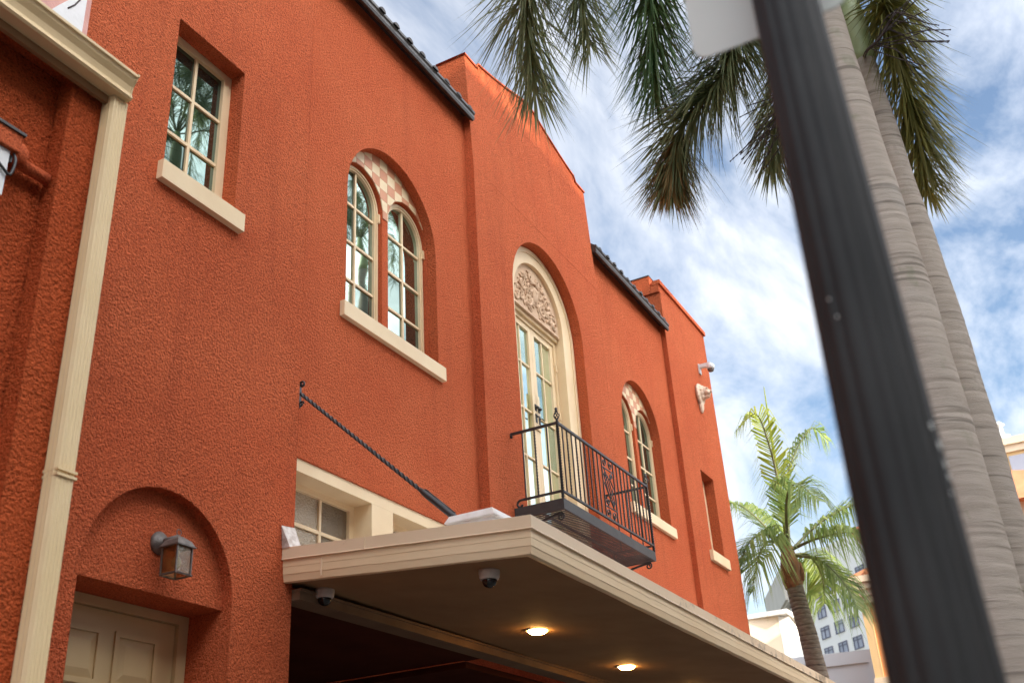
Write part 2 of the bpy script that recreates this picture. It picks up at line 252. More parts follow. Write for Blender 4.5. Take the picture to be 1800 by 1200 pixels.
# ------------------------------------------------------------------ mesh helpers
class MB:
    """collects vertices and faces for ONE mesh object"""
    def __init__(s): s.v = []; s.f = []; s.m = []; s.mi = 0; s.sm = []; s.smooth = False
    def add(s, vs, fs):
        o = len(s.v); s.v += [tuple(x) for x in vs]
        for f in fs: s.f.append(tuple(i+o for i in f)); s.m.append(s.mi); s.sm.append(s.smooth)
        return s
    def box(s, x0, x1, y0, y1, z0, z1):
        return s.add([(x, y, z) for z in (z0, z1) for y in (y0, y1) for x in (x0, x1)],
                     [(0, 2, 3, 1), (4, 5, 7, 6), (0, 1, 5, 4), (2, 6, 7, 3), (0, 4, 6, 2), (1, 3, 7, 5)])
    def obox(s, c, ax, ay, az, hx, hy, hz):
        c = Vector(c); vs = [c + ax*(i*hx) + ay*(j*hy) + az*(k*hz) for k in (-1, 1) for j in (-1, 1) for i in (-1, 1)]
        return s.add(vs, [(0, 2, 3, 1), (4, 5, 7, 6), (0, 1, 5, 4), (2, 6, 7, 3), (0, 4, 6, 2), (1, 3, 7, 5)])
    def tube(s, pts, rad, n=8, cap=True, twist=0, square=False):
        pts = [Vector(p) for p in pts]; k = len(pts)
        if isinstance(rad, (int, float)): rad = [rad]*k
        if square: n = 4
        t0 = (pts[1]-pts[0]).normalized(); up = Vector((0, 0, 1)) if abs(t0.z) < .9 else Vector((1, 0, 0))
        a = t0.cross(up).normalized(); vs = []
        for i, p in enumerate(pts):
            t = (pts[min(i+1, k-1)] - pts[max(i-1, 0)]).normalized()
            a = (a - t*a.dot(t)).normalized(); b = t.cross(a)
            for j in range(n):
                an = 2*math.pi*j/n + twist*i/(k-1) + (math.pi/4 if square else 0)
                vs.append(p + (a*math.cos(an) + b*math.sin(an))*rad[i])
        fs = [(i*n+j, i*n+(j+1) % n, (i+1)*n+(j+1) % n, (i+1)*n+j) for i in range(k-1) for j in range(n)]
        if cap: fs += [tuple(range(n-1, -1, -1)), tuple((k-1)*n+j for j in range(n))]
        sm = s.smooth; s.smooth = not square; s.add(vs, fs); s.smooth = sm
        return s
    def lathe(s, o, prof, n=20, axis=Vector((0, 0, 1))):
        """prof: (radius, height) along axis from o"""
        o = Vector(o); ax = axis.normalized(); a = ax.orthogonal().normalized(); b = ax.cross(a); vs = []
        for r, h in prof:
            for j in range(n):
                t = 2*math.pi*j/n; vs.append(o + ax*h + (a*math.cos(t)+b*math.sin(t))*max(r, 1e-4))
        k = len(prof)
        fs = [(i*n+j, i*n+(j+1) % n, (i+1)*n+(j+1) % n, (i+1)*n+j) for i in range(k-1) for j in range(n)]
        fs += [tuple(range(n-1, -1, -1)), tuple((k-1)*n+j for j in range(n))]
        sm = s.smooth; s.smooth = True; s.add(vs, fs); s.smooth = sm
        return s
    def prism(s, poly, y0, y1):
        """2-D (x,z) polygon extruded along y (front y0, back y1)"""
        n = len(poly); tri = tessellate_polygon([[Vector((p[0], p[1], 0)) for p in poly]])
        vs = [(p[0], y0, p[1]) for p in poly] + [(p[0], y1, p[1]) for p in poly]
        fs = [tuple(t) for t in tri] + [tuple(i+n for i in reversed(t)) for t in tri]
        fs += [(i, (i+1) % n, (i+1) % n+n, i+n) for i in range(n)]
        return s.add(vs, fs)
    def ext(s, prof, p0, p1):
        """(y,z) profile swept along x from p0 to p1"""
        n = len(prof)
        vs = [(p0, a, b) for a, b in prof] + [(p1, a, b) for a, b in prof]
        tri = tessellate_polygon([[Vector((a, b, 0)) for a, b in prof]])
        fs = [tuple(t) for t in tri] + [tuple(i+n for i in reversed(t)) for t in tri]
        fs += [(i, (i+1) % n, (i+1) % n+n, i+n) for i in range(n)]
        return s.add(vs, fs)
    def ring(s, outer, inner, y0, y1):
        n = len(outer)
        vs = [(p[0], y, p[1]) for y in (y0, y1) for lp in (outer, inner) for p in lp]
        fs = []
        for i in range(n):
            j = (i+1) % n
            fs += [(i, j, n+j, n+i), (2*n+i, 3*n+i, 3*n+j, 2*n+j), (i, 2*n+i, 2*n+j, j), (n+i, n+j, 3*n+j, 3*n+i)]
        return s.add(vs, fs)
    def wall(s, outer, holes, y, depth=None):
        """flat wall in the plane y with holes [(loop, depth)], each with its reveal going back"""
        loops = [outer] + [h[0] for h in holes]
        tri = tessellate_polygon([[Vector((p[0], p[1], 0)) for p in lp] for lp in loops])
        flat = [p for lp in loops for p in lp]
        s.add([(p[0], y, p[1]) for p in flat], [tuple(t) for t in tri])
        for lp, d in holes:
            n = len(lp)
            s.add([(p[0], y, p[1]) for p in lp] + [(p[0], y+d, p[1]) for p in lp], [(i, (i+1) % n, (i+1) % n+n, i+n) for i in range(n)])
        return s
    def ellipsoid(s, c, r, nu=10, nv=7, rot=None):
        c = Vector(c); vs = []
        for i in range(nv+1):
            ph = math.pi*i/nv
            for j in range(nu):
                t = 2*math.pi*j/nu
                p = Vector((r[0]*math.sin(ph)*math.cos(t), r[1]*math.sin(ph)*math.sin(t), r[2]*math.cos(ph)))
                if rot: p.rotate(rot)
                vs.append(c+p)
        fs = [(i*nu+j, (i+1)*nu+j, (i+1)*nu+(j+1) % nu, i*nu+(j+1) % nu) for i in range(nv) for j in range(nu)]
        sm = s.smooth; s.smooth = True; s.add(vs, fs); s.smooth = sm
        return s
    def build(s, name, mats, parent=None, fix=True):
        me = bpy.data.meshes.new(name); me.from_pydata(s.v, [], s.f)
        if not isinstance(mats, (list, tuple)): mats = [mats]
        for m in mats: me.materials.append(M[m] if isinstance(m, str) else m)
        me.polygons.foreach_set('material_index', s.m); me.polygons.foreach_set('use_smooth', s.sm)
        if fix:
            b = bmesh.new(); b.from_mesh(me); bmesh.ops.recalc_face_normals(b, faces=b.faces); b.to_mesh(me); b.free()
        me.update()
        o = bpy.data.objects.new(name, me); col.objects.link(o)
        if parent is not None: attach(o, parent)
        return o
def base_of(o):
    return Vector(o['_b']) if '_b' in o else Vector((0, 0, 0))
BASES = {}
def attach(o, parent):
    """meshes are written in world coordinates: undo the thing's own location"""
    o.parent = parent
    if parent.name in BASES: o.location = -BASES[parent.name]
def thing(name, loc, label, cat, group=None):
    o = bpy.data.objects.new(name, None); col.objects.link(o); o.location = loc; o.empty_display_size = .2
    BASES[o.name] = Vector(loc); return tag(o, label, cat, group)
def tag(o, label, cat, group=None):
    o['label'] = label; o['category'] = cat
    if group: o['group'] = group
    return o
def part(name, m, parent, fn, label=None):
    b = MB(); fn(b); o = b.build(name, m, parent)
    if label: o['label'] = label
    return o
def struct(o): o['kind'] = 'structure'; return o
def arch(cx, hw, zb, zs, n=20, r=None):
    """closed loop (x,z): jambs up from zb, round head centred (cx,zs)"""
    lp = [(cx-hw, zb), (cx+hw, zb)]
    for i in range(n+1):
        t = math.pi*i/n; lp.append((cx+hw*math.cos(t), zs+hw*math.sin(t)))
    return lp
def rect(x0, x1, z0, z1): return [(x0, z0), (x1, z0), (x1, z1), (x0, z1)]
def clip(poly, a, b, c):
    """keep a*x+b*z >= c"""
    out = []
    for i in range(len(poly)):
        p, q = poly[i], poly[(i+1) % len(poly)]
        dp, dq = a*p[0]+b*p[1]-c, a*q[0]+b*q[1]-c
        if dp >= 0: out.append(p)
        if (dp >= 0) != (dq >= 0):
            t = dp/(dp-dq); out.append((p[0]+(q[0]-p[0])*t, p[1]+(q[1]-p[1])*t))
    return out
def clip_circle(poly, cx, cz, r, n=28, zmin=None):
    """keep inside a circle's upper half (below zmin everything is kept)"""
    for i in range(n):
        t = math.pi*(i+.5)/n
        poly = clip(poly, -math.cos(t), -math.sin(t), -(cx*math.cos(t)+cz*math.sin(t)+r))
        if len(poly) < 3: return []
    return poly
def area(p): return abs(sum(p[i][0]*p[(i+1) % len(p)][1]-p[(i+1) % len(p)][0]*p[i][1] for i in range(len(p))))/2
def bez(pts, n):
    """Catmull-Rom through pts"""
    P = [Vector(p) for p in pts]; P = [P[0]*2-P[1]] + P + [P[-1]*2-P[-2]]; out = []
    seg = len(P)-3
    for i in range(n+1):
        u = i/n*seg; k = min(int(u), seg-1); t = u-k; a, b, c, d = P[k:k+4]
        out.append(.5*((2*b)+(-a+c)*t+(2*a-5*b+4*c-d)*t*t+(-a+3*b-3*c+d)*t**3))
    return out
def spiral(c, r0, turns, a0, flip=1, n=18, plane='xz'):
    out = []
    for i in range(n+1):
        t = i/n; r = r0*(1-.82*t); an = a0+flip*turns*2*math.pi*t
        u, v = r*math.cos(an), r*math.sin(an)
        out.append(Vector(c) + (Vector((u, 0, v)) if plane == 'xz' else Vector((0, u, v))))
    return out

# ================================================================== SETTING
struct(MB().add([(-600, -600, -.02), (900, -600, -.02), (900, 900, -.02), (-600, 900, -.02)], [(0, 1, 2, 3)]).build('ground', 'ground'))
struct(MB().box(-60, 19, -9.5, -1.2, -.4, 0).build('road', 'asphalt'))
struct(MB().box(-60, 19, -1.0, 5.0, -.4, .13).build('pavement', 'concrete'))
struct(MB().box(-60, 19, -1.2, -1.0, -.4, .135).build('kerb', 'kerb'))
struct(MB().box(-60, 19, -13, -9.5, -.4, .13).build('far_pavement', 'concrete'))
pm = MB()
for k in range(13): pm.box(-40+k*4.5, -38+k*4.5, -5.4, -5.28, 0, .004)
struct(pm.build('lane_marking', 'paint_white'))

# ================================================================== MAIN BUILDING
YM = 4.40      # main wall plane
YB = 4.325     # corner block / tower plane
YC = 4.30      # central bay plane
B = thing('stucco_building', (9.4, YM, 0), 'two-storey orange-red stucco building with arched windows and stepped parapets', 'building')
A1 = (6.53, .69, 5.62, 6.77); A2 = (12.36, .68, 5.55, 6.74)
# --- main wall left of the bay, right of the bay
def main_wall(b):
    b.wall([(5.2, 3.23), (7.9, 3.23), (7.9, 9.05), (5.2, 9.05)], [(arch(*A1), .10), (rect(5.3, 7.82, 3.3, 4.18), .03)], YM)
part('wall', 'stucco', B, main_wall)
part('wall', 'stucco', B, lambda b: b.wall([(10.95, 3.22), (13.75, 3.22), (13.75, 9.05), (10.95, 9.05)], [(arch(*A2), .10)], YM))
# --- corner block with square window and arched doorway
DO = (4.14, .56, .55, 3.03)
SQ = (3.82, 4.475, 5.66, 6.905)
def block(b):
    b.wall([(2.2, 0), (5.235, 0), (5.235, 9.75), (2.2, 9.75)], [(arch(*DO), .075), (rect(*SQ), .17)], YB)
    b.add([(5.235, YB, 0), (5.235, 8.5, 0), (5.235, 8.5, 9.75), (5.235, YB, 9.75)], [(0, 1, 2, 3)])
    b.add([(2.2, YB, 9.75), (5.235, YB, 9.75), (5.235, 8.5, 9.75), (2.2, 8.5, 9.75)], [(0, 1, 2, 3)])
    b.add([(2.2, YB, 0), (2.2, 8.5, 0), (2.2, 8.5, 9.75), (2.2, YB, 9.75)], [(0, 1, 2, 3)])
part('corner_block', 'stucco', B, block)
# --- central bay: front leans back a little at the top, curved parapet
BX0, BX1 = 7.87, 11.02
CB = (BX0+BX1)/2
ARC = (9.48, .875, 4.60, 7.115)
def bay_top(x):
    u = abs(x-CB)
    if u > 1.27: return 9.74
    t = 1-u/1.27
    return 9.82 + .33*(t**1.25)
def bay(b):
    outer = [(BX0, 0), (BX1, 0), (BX1, 7.6)] ; up = [(BX0, 7.6)]
    # lower, vertical portion incl. doorway up to 8.3, then leaning parapet
    b.wall([(BX0, 3.235), (BX1, 3.235), (BX1, 8.2), (BX0, 8.2)], [(arch(*ARC), .13)], YC)
    xs = [BX0, BX0+.15, BX0+.3049, BX0+.305]+[CB-1.27+2.54*i/24 for i in range(25)]+[BX1-.305, BX1-.3049, BX1-.15, BX1]
    xs = sorted(set(round(x, 4) for x in xs)); n = len(xs); yt = 4.35
    vs = [(x, YC, 8.2) for x in xs] + [(x, yt, bay_top(x)) for x in xs] + [(x, yt+.36, bay_top(x)) for x in xs] + [(x, yt+.36, 8.2) for x in xs]
    fs = []
    for i in range(n-1):
        fs += [(i, i+1, n+i+1, n+i), (n+i, n+i+1, 2*n+i+1, 2*n+i), (2*n+i, 2*n+i+1, 3*n+i+1, 3*n+i)]
    b.add(vs, fs)
    for x, in ((BX0,), (BX1,)):
        b.add([(x, YC, 3.235), (x, YC, 8.2), (x, yt, 9.74), (x, yt+.36, 9.74), (x, yt+.36, 8.2), (x, 4.72, 3.235)], [(0, 1, 2, 3, 4, 5)])
part('central_bay', 'stucco', B, bay)
def bay_cap(b):
    xs = [BX0-.012+(BX1-BX0+.024)*i/60 for i in range(61)]
    for a, c in zip(xs[:-1], xs[1:]):
        za, zc = bay_top(a), bay_top(c)
        b.add([(a, 4.335, za+.002), (c, 4.335, zc+.002), (c, 4.335, zc+.026), (a, 4.335, za+.026), (a, 4.72, za+.002), (c, 4.72, zc+.002), (c, 4.72, zc+.026), (a, 4.72, za+.026)],
              [(0, 1, 2, 3), (3, 2, 6, 7), (4, 7, 6, 5), (0, 4, 5, 1)])
part('parapet_cap', 'stucco_smooth', B, bay_cap)
def crest(b):
    lp = [(CB-.36+.72*i/16, 10.02+.17*math.sin(math.pi*i/16)**.6) for i in range(17)]
    b.prism([(CB-.36, 9.95)]+lp+[(CB+.36, 9.95)], 4.40, 4.62)
part('parapet_crest', 'cream', B, crest, 'cream rounded crest on the bay parapet')
# --- corner tower at the far end
TX0, TX1 = 13.70, 15.78
TW = (14.47, 15.05, 5.56, 6.80)
def tower(b):
    b.wall([(TX0, 0), (TX1, 0), (TX1, 9.66), (TX0, 9.66)], [(rect(*TW), .2)], YB)
    for x in (TX0, TX1): b.add([(x, YB, 0), (x, 8.5, 0), (x, 8.5, 9.66), (x, YB, 9.66)], [(0, 1, 2, 3)])
    b.add([(TX0, YB, 9.66), (TX1, YB, 9.66), (TX1, 8.5, 9.66), (TX0, 8.5, 9.66)], [(0, 1, 2, 3)])
part('corner_tower', 'stucco', B, tower)
def tcap(b):
    b.box(TX0-.035, TX1+.03, YB-.03, YB+.10, 9.60, 9.675)
    b.box(TX0-.03, TX0+.02, YB+.002, 4.46, 9.47, 9.598)
    b.box(TX0-.03, TX0+.25, 4.462, 4.80, 9.47, 9.785)
part('tower_coping', 'stucco_smooth', B, tcap)
part('coping_flashing', 'eave', B, lambda b: b.box(TX0-.04, TX0+.26, 4.455, 4.81, 9.787, 9.80))
# --- open porch added to darken the space under the canopy: back wall, ceiling, piers and a pair of glazed doors in deep shade
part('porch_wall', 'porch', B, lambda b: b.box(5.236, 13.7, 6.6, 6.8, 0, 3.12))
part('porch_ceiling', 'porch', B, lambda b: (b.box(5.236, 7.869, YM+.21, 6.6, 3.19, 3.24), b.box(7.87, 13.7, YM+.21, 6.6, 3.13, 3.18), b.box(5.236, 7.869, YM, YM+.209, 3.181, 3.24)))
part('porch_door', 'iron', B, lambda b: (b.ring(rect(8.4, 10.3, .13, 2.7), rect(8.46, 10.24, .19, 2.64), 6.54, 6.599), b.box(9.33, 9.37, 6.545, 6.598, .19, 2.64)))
# --- rear mass and sloping roof deck so the place is closed from the side
part('rear_walls', 'stucco', B, lambda b: b.box(2.3, 15.7, 8.5, 16, 0, 9.0))
for x0, x1 in ((5.24, 7.87), (11.02, 13.7)):
    part('roof_deck', 'rooftile', B, lambda b: b.add([(x0, 4.30, 8.86), (x1, 4.30, 8.86), (x1, 8.5, 10.2), (x0, 8.5, 10.2)], [(0, 1, 2, 3)]))
EP = [(4.40, 8.955), (4.375, 8.90), (4.345, 8.855), (4.325, 8.815), (4.29, 8.775), (4.268, 8.775), (4.258, 8.80), (4.262, 8.84), (4.25, 8.855), (4.25, 8.885), (4.275, 8.89), (4.40, 8.99)]
for x0, x1 in ((5.237, 7.868), (11.022, 13.698)):
    part('eave_gutter', 'eave', B, lambda b: b.ext(EP, x0, x1))
# barrel roof tiles, their round ends standing above the gutter
def barrel(b, x):
    n = 8; vs = []; fs = []
    L = [(4.24, 8.885), (4.9, 9.10), (5.5, 9.29)]
    for (y, z) in L:
        for j in range(n+1):
            t = math.pi*j/n; vs.append((x+.045*math.cos(t), y, z+.042*math.sin(t)-.018))
    for i in range(2):
        for j in range(n): a = i*(n+1)+j; fs.append((a, a+1, a+n+2, a+n+1))
    fs.append(tuple(range(n+1)))
    b.smooth = False; b.add(vs, fs)
proto = None
for x0, x1 in ((5.42, 7.8), (11.16, 13.65)):
    x = x0
    while x < x1:
        if proto is None:
            tb = MB(); barrel(tb, 0); proto = tb.build('roof_tile', 'rooftile', B); o = proto
        else:
            o = proto.copy(); col.objects.link(o)
        o.location = Vector((x, rnd.uniform(-.008, .008), rnd.uniform(-.005, .005))) - BASES[B.name]
        x += .235
# --- window builders ------------------------------------------------
def pane(b, poly, y):
    cx = sum(p[0] for p in poly)/len(poly); cz = sum(p[1] for p in poly)/len(poly)
    a, c = rnd.uniform(-.004, .004), rnd.uniform(-.004, .004)
    b.add([(p[0], y+a*(p[0]-cx)+c*(p[1]-cz), p[1]) for p in poly], [tuple(range(len(poly)))])
def sub(name, m, parent, fn):
    b = MB(); fn(b); o = b.build(name, m); o.parent = parent; return o
def glazed(parent, loop_out, loop_in, xs, zs, yf, gl='glass', frame='cream', inside=None, mw=.011, fd=.05, label=None):
    """one window: frame mesh (part of the building) with muntins and single panes as sub-parts"""
    f = MB(); f.ring(loop_out, loop_in, yf, yf+fd); fo = f.build('window', frame, parent)
    if label: fo['label'] = label
    x0, x1 = min(p[0] for p in loop_in), max(p[0] for p in loop_in); z0, z1 = min(p[1] for p in loop_in), max(p[1] for p in loop_in)
    for x in xs: sub('muntin', frame, fo, lambda b: b.box(x-mw, x+mw, yf+.012, yf+.04, z0, z1-.002))
    ex = [x0]+xs+[x1]; ez = [z0]+zs+[z1]
    for k, z in enumerate(zs):
        for a, c in zip(ex[:-1], ex[1:]):
            seg = clip_in(rect(a+(mw if a != x0 else 0), c-(mw if c != x1 else 0), z-mw, z+mw), inside)
            if len(seg) > 2: sub('muntin', frame, fo, lambda b: b.prism(seg, yf+.013, yf+.039))
    for a, c in zip(ex[:-1], ex[1:]):
        for d, e in zip(ez[:-1], ez[1:]):
            pl = clip_in(rect(a, c, d, e), inside)
            if len(pl) > 2 and area(pl) > 1e-4: sub('pane', gl, fo, lambda b: pane(b, pl, yf+.028))
    return fo
def clip_in(poly, inside):
    if inside is None: return poly
    cx, cz, r = inside; lo = clip(poly, 0, -1, -cz); hi = clip(poly, 0, 1, cz)
    if len(hi) < 3: return poly
    hi = clip_circle(hi, cx, cz, r)
    if len(lo) < 3 or area(lo) < 1e-7: return hi
    if len(hi) < 3: return lo
    return clip_circle_full(poly, cx, cz, r)
def clip_circle_full(poly, cx, cz, r, n=28):
    for i in range(n):
        t = math.pi*(i+.5)/n
        poly = clip(poly, -math.cos(t), -math.sin(t), -(cx*math.cos(t)+cz*math.sin(t)+r))
        if len(poly) < 3: return []
    return poly
def hinge(parent, x, y, z): return sub('hinge', 'cream', parent, lambda b: (b.box(x-.012, x+.012, y-.012, y+.004, z-.045, z+.045)))
def arched_pair(cx, hw, zb, zs, tile_label):
    yt = YM+.10
    rr = .318; gap = .09; zc = zs+.10
    c1, c2 = cx-gap/2-rr+.0, cx+gap/2+rr
    # salmon plaster of the recess back, below the tiles: pier + narrow jambs
    def back(b):
        b.wall(arch(cx, hw+.03, zb-.02, zs, 24), [(arch(c1, rr, zb-.005, zc), .07), (arch(c2, rr, zb-.005, zc), .07)], yt)
    po = part('window_surround', 'stucco_smooth', B, back)
    # checker tiles, each a piece of its own, cut to the arch and the window heads
    tw, th = .119, .109; nx = 8; xo = cx
    for i in range(-7, 8):
        for k in range(-2, 8):
            x0, z0 = xo+i*tw+.03, zc-.12+k*th+.055
            pl = rect(x0+.0015, x0+tw-.0015, z0+.0015, z0+th-.0015)
            pl = clip(pl, 0, 1, zc-.04)
            if len(pl) < 3: continue
            pl = clip_circle_full(pl, cx, zs, hw+.02) if True else pl
            for c in (c1, c2):
                if len(pl) < 3: break
                mxx = sum(p[0] for p in pl)/len(pl); mzz = sum(p[1] for p in pl)/len(pl)
                v = Vector((mxx-c, mzz-zc))
                if v.y < 0: v = Vector((math.copysign(1, v.x), 0))
                v.normalize(); pl = clip(pl, v.x, v.y, v.x*c+v.y*zc+rr+.004)
            if len(pl) < 3 or area(pl) < 2e-4: continue
            o = sub('tile', 'tile_cream' if (i+k) % 2 == 0 else 'tile_salmon', po, lambda b: b.prism(pl, yt-.007-rnd.uniform(0, .0015), yt+.002))
    rows = [zb+.40, zb+.77, zb+1.15]
    for c in (c1, c2):
        lo = arch(c, rr+.002, zb-.004, zc, 20); li = arch(c, rr-.05, zb+.045, zc, 20)
        wo = glazed(B, lo, li, [c], rows, yt+.045, inside=(c, zc, rr-.048))
        sub('stop_bead', 'cream', wo, lambda b: b.ring(arch(c, rr-.012, zb+.01, zc, 20), arch(c, rr-.034, zb+.028, zc, 20), yt+.034, yt+.0449))
        hinge(wo, c+rr-.012, yt+.03, zc-.05); hinge(wo, c+rr-.012, yt+.03, zb+.10)
    return po
arched_pair(*A1, ''); arched_pair(*A2, '')
def sill(name, x0, x1, zt, zb_, yf, yb):
    return part('window_sill', 'cream', B, lambda b: (b.box(x0, x1, yf, yb, zb_, zt)))
sill('', 5.77, 7.275, 5.615, 5.485, 4.355, 4.56)
sill('', 11.62, 13.10, 5.55, 5.42, 4.355, 4.56)
sill('', 3.775, 4.53, 5.668, 5.53, 4.275, 4.55)
sill('', 14.34, 15.12, 5.55, 5.40, 4.275, 4.55)
# square window in the corner block, slim window in the tower
for (x0, x1, z0, z1), yf in ((SQ, YB+.125), (TW, YB+.15)):
    lo = rect(x0+.001, x1-.001, z0, z1-.001); li = rect(x0+.055, x1-.075, z0+.04, z1-.06)
    xm = (x0+.055+x1-.075)/2; h = (z1-.06-z0-.04)/3
    glazed(B, lo, li, [xm], [z0+.04+h, z0+.04+2*h], yf, gl='dark_glass', mw=.012)
# --- french door, its surround and the carved tympanum
RI = (9.48, .60, 4.60, 7.20)
def surround(b):
    b.ring(arch(ARC[0], .885, 4.58, 7.115, 28), arch(RI[0], RI[1], 4.58, RI[3], 28), YC+.13, YC+.30)
so = part('door_surround', 'cream', B, surround)
sub('moulding', 'cream', so, lambda b: b.ring(arch(ARC[0], .86, 4.6, 7.115, 28), arch(ARC[0], .80, 4.6, 7.12, 28), YC+.118, YC+.1299))
def tymp(b):
    lp = [(RI[0]+.598*math.cos(math.pi*i/24), RI[3]+.598*math.sin(math.pi*i/24)) for i in range(25)]
    lp = [(RI[0]+.598, 7.13)]+lp+[(RI[0]-.598, 7.13)]
    b.prism(lp, YC+.178, YC+.27)
to = part('tympanum', 'relief', B, tymp, 'carved tan tympanum over the balcony door')
def carving(b):
    r2 = random.Random(3); y = YC+.172; cx, cz = RI[0], 7.2
    for sgn in (-1, 1):
        for (dx, dz, r0, tn, a0) in ((.17, .12, .085, 1.4, 2.6), (.36, .10, .075, 1.5, 1.2), (.30, .27, .07, 1.3, 4.0), (.12, .30, .06, 1.3, 3.3), (.47, .03, .045, 1.3, 2.0), (.08, .44, .05, 1.2, 4.5), (.22, .42, .045, 1.2, 3.9)):
            pts = spiral((cx+sgn*dx, y, cz+dz), r0, tn, a0 if sgn > 0 else math.pi-a0, sgn)
            b.tube(pts, [.021*(1-.6*i/18) for i in range(19)], 6)
        for _ in range(120):
            a = r2.uniform(.08, 1.5); rr_ = r2.uniform(.1, .53)
            p = (cx+sgn*rr_*math.cos(a), y+r2.uniform(-.004, .008), cz-.02+rr_*math.sin(a))
            b.ellipsoid(p, (r2.uniform(.015, .04), .014, r2.uniform(.008, .018)), 7, 5, Quaternion((0, 1, 0), r2.uniform(0, 3.1)))
    b.ellipsoid((cx, y-.004, cz+.24), (.075, .03, .11), 12, 8); b.ellipsoid((cx, y-.012, cz+.28), (.04, .03, .05), 10, 7)
    b.tube([(cx-.1, y, cz+.36), (cx, y-.01, cz+.40), (cx+.1, y, cz+.36)], .018, 6)
    b.box(cx-.58, cx+.58, y-.006, y+.006, 7.135, 7.165)
sub('relief_carving', 'relief', to, carving)
part('door_lintel', 'cream', B, lambda b: b.box(RI[0]-.599, RI[0]+.599, YC+.20, YC+.29, 7.095, 7.129))
YD = 4.555
part('door_frame', 'cream', B, lambda b: b.ring(rect(8.882, 10.078, 4.58, 7.094), rect(8.935, 10.025, 4.6, 7.05), YD-.02, YD+.07))
def leaf(x0, x1, lock):
    fo = part('french_door_leaf', 'cream', B, lambda b: b.ring(rect(x0, x1, 4.602, 7.048), rect(x0+.07, x1-.07, 4.80, 6.98), YD, YD+.045))
    zs = [4.80, 5.23, 5.44, 5.985, 6.535, 6.98]; zs = [4.80, 5.44, 5.985, 6.535, 6.98]; xm = (x0+x1)/2
    sub('muntin', 'cream', fo, lambda b: b.box(xm-.01, xm+.01, YD+.008, YD+.035, 4.802, 6.978))
    for z in zs[1:-1]:
        for a, c in ((x0+.071, xm-.01), (xm+.01, x1-.071)): sub('muntin', 'cream', fo, lambda b: b.box(a, c, YD+.009, YD+.034, z-.01, z+.01))
    for a, c in ((x0+.07, xm), (xm, x1-.07)):
        for d, e in zip(zs[:-1], zs[1:]): sub('pane', 'door_glass', fo, lambda b: pane(b, rect(a, c, d, e), YD+.026))
    xl = x1-.035 if lock > 0 else x0+.035
    sub('lock_plate', 'cream', fo, lambda b: b.box(xl-.055, xl+.034, YD-.012, YD-.0005, 5.80, 6.22))
    sub('deadbolt', 'iron', fo, lambda b: (b.box(xl-.02, xl+.02, YD-.022, YD-.0125, 6.02, 6.09), b.lathe((xl, YD-.02, 6.055), [(.017, 0), (.017, .02), (.008, .03)], 12, Vector((0, -1, 0)))))
    sub('door_handle', 'iron', fo, lambda b: (b.box(xl-.018, xl+.018, YD-.020, YD-.0125, 5.88, 5.98), b.tube([(xl, YD-.018, 5.945), (xl, YD-.04, 5.945), (xl-.07*lock, YD-.042, 5.94)], .007, 8)))
    return fo
l1 = leaf(8.937, 9.478, 1); l2 = leaf(9.482, 10.023, -1)
for z in (5.0, 6.15, 6.75): hinge(l2, 10.03, YD-.025, z)
# --- arched service doorway: tympanum, deep soffit, six-panel door
def tympanum_plain(b):
    # recessed filling of the arch above the door head with the soffit going back to the door
    lp = [(DO[0]+(.58)*math.cos(math.pi*i/20), DO[3]+.58*math.sin(math.pi*i/20)) for i in range(21)]
    lp = [p for p in lp if p[1] > 3.02]
    b.prism([(4.72, 3.02)]+lp+[(3.56, 3.02)], YB+.075, YB+.36)
    b.box(3.56, 3.579, YB+.0755, 4.70, .55, 3.019); b.box(4.70, 4.72, YB+.0755, 4.70, .55, 3.019)
part('doorway_tympanum', 'stucco', B, tympanum_plain)
dc = part('door_casing', 'door', B, lambda b: b.ring(rect(3.58, 4.70, .55, 3.018), rect(3.655, 4.625, .551, 2.965), 4.655, 4.72))
dl = part('entry_door', 'door', B, lambda b: b.box(3.66, 4.62, 4.68, 4.72, .56, 2.96), 'cream six-panel door in the arched doorway')
def door_panel(x0, x1, z0, z1):
    def fn(b):
        b.ring(rect(x0, x1, z0, z1), rect(x0+.03, x1-.03, z0+.03, z1-.03), 4.668, 4.6805)
        i0, i1, k0, k1 = x0+.075, x1-.075, z0+.075, z1-.075
        b.add([(x0+.03, 4.6795, z0+.03), (x1-.03, 4.6795, z0+.03), (x1-.03, 4.6795, z1-.03), (x0+.03, 4.6795, z1-.03), (i0, 4.666, k0), (i1, 4.666, k0), (i1, 4.666, k1), (i0, 4.666, k1)],
              [(0, 1, 5, 4), (1, 2, 6, 5), (2, 3, 7, 6), (3, 0, 4, 7), (4, 5, 6, 7)])
    sub('door_panel', 'door', dl, fn)
for x0, x1 in ((3.765, 4.085), (4.175, 4.495)):
    for z0, z1 in ((2.56, 2.86), (1.55, 2.42), (.78, 1.35)): door_panel(x0, x1, z0, z1)
part('door_step', 'concrete', B, lambda b: (b.box(3.4, 4.9, 3.95, YB-.002, .13, .34), b.box(3.5, 4.8, 4.12, YB-.001, .341, .549)))
# --- transom window band above the canopy
tf = MB(); tf.box(5.301, 7.819, YM+.012, YM+.20, 4.088, 4.179); tf.box(6.225, 6.505, YM+.012, YM+.20, 3.31, 4.087); tf.box(7.54, 7.819, YM+.012, YM+.20, 3.31, 4.087)
tr = tf.build('transom_frame', 'cream', B)
for x0, x1 in ((5.301, 6.224), (6.506, 7.539)):
    yf = YM+.175
    glazed(B, rect(x0, x1, 3.31, 4.087), rect(x0+.05, x1-.055, 3.36, 4.045), [x0+.535 if x0 < 6 else x0+.5], [3.80], yf, gl='wet_glass', mw=.013)
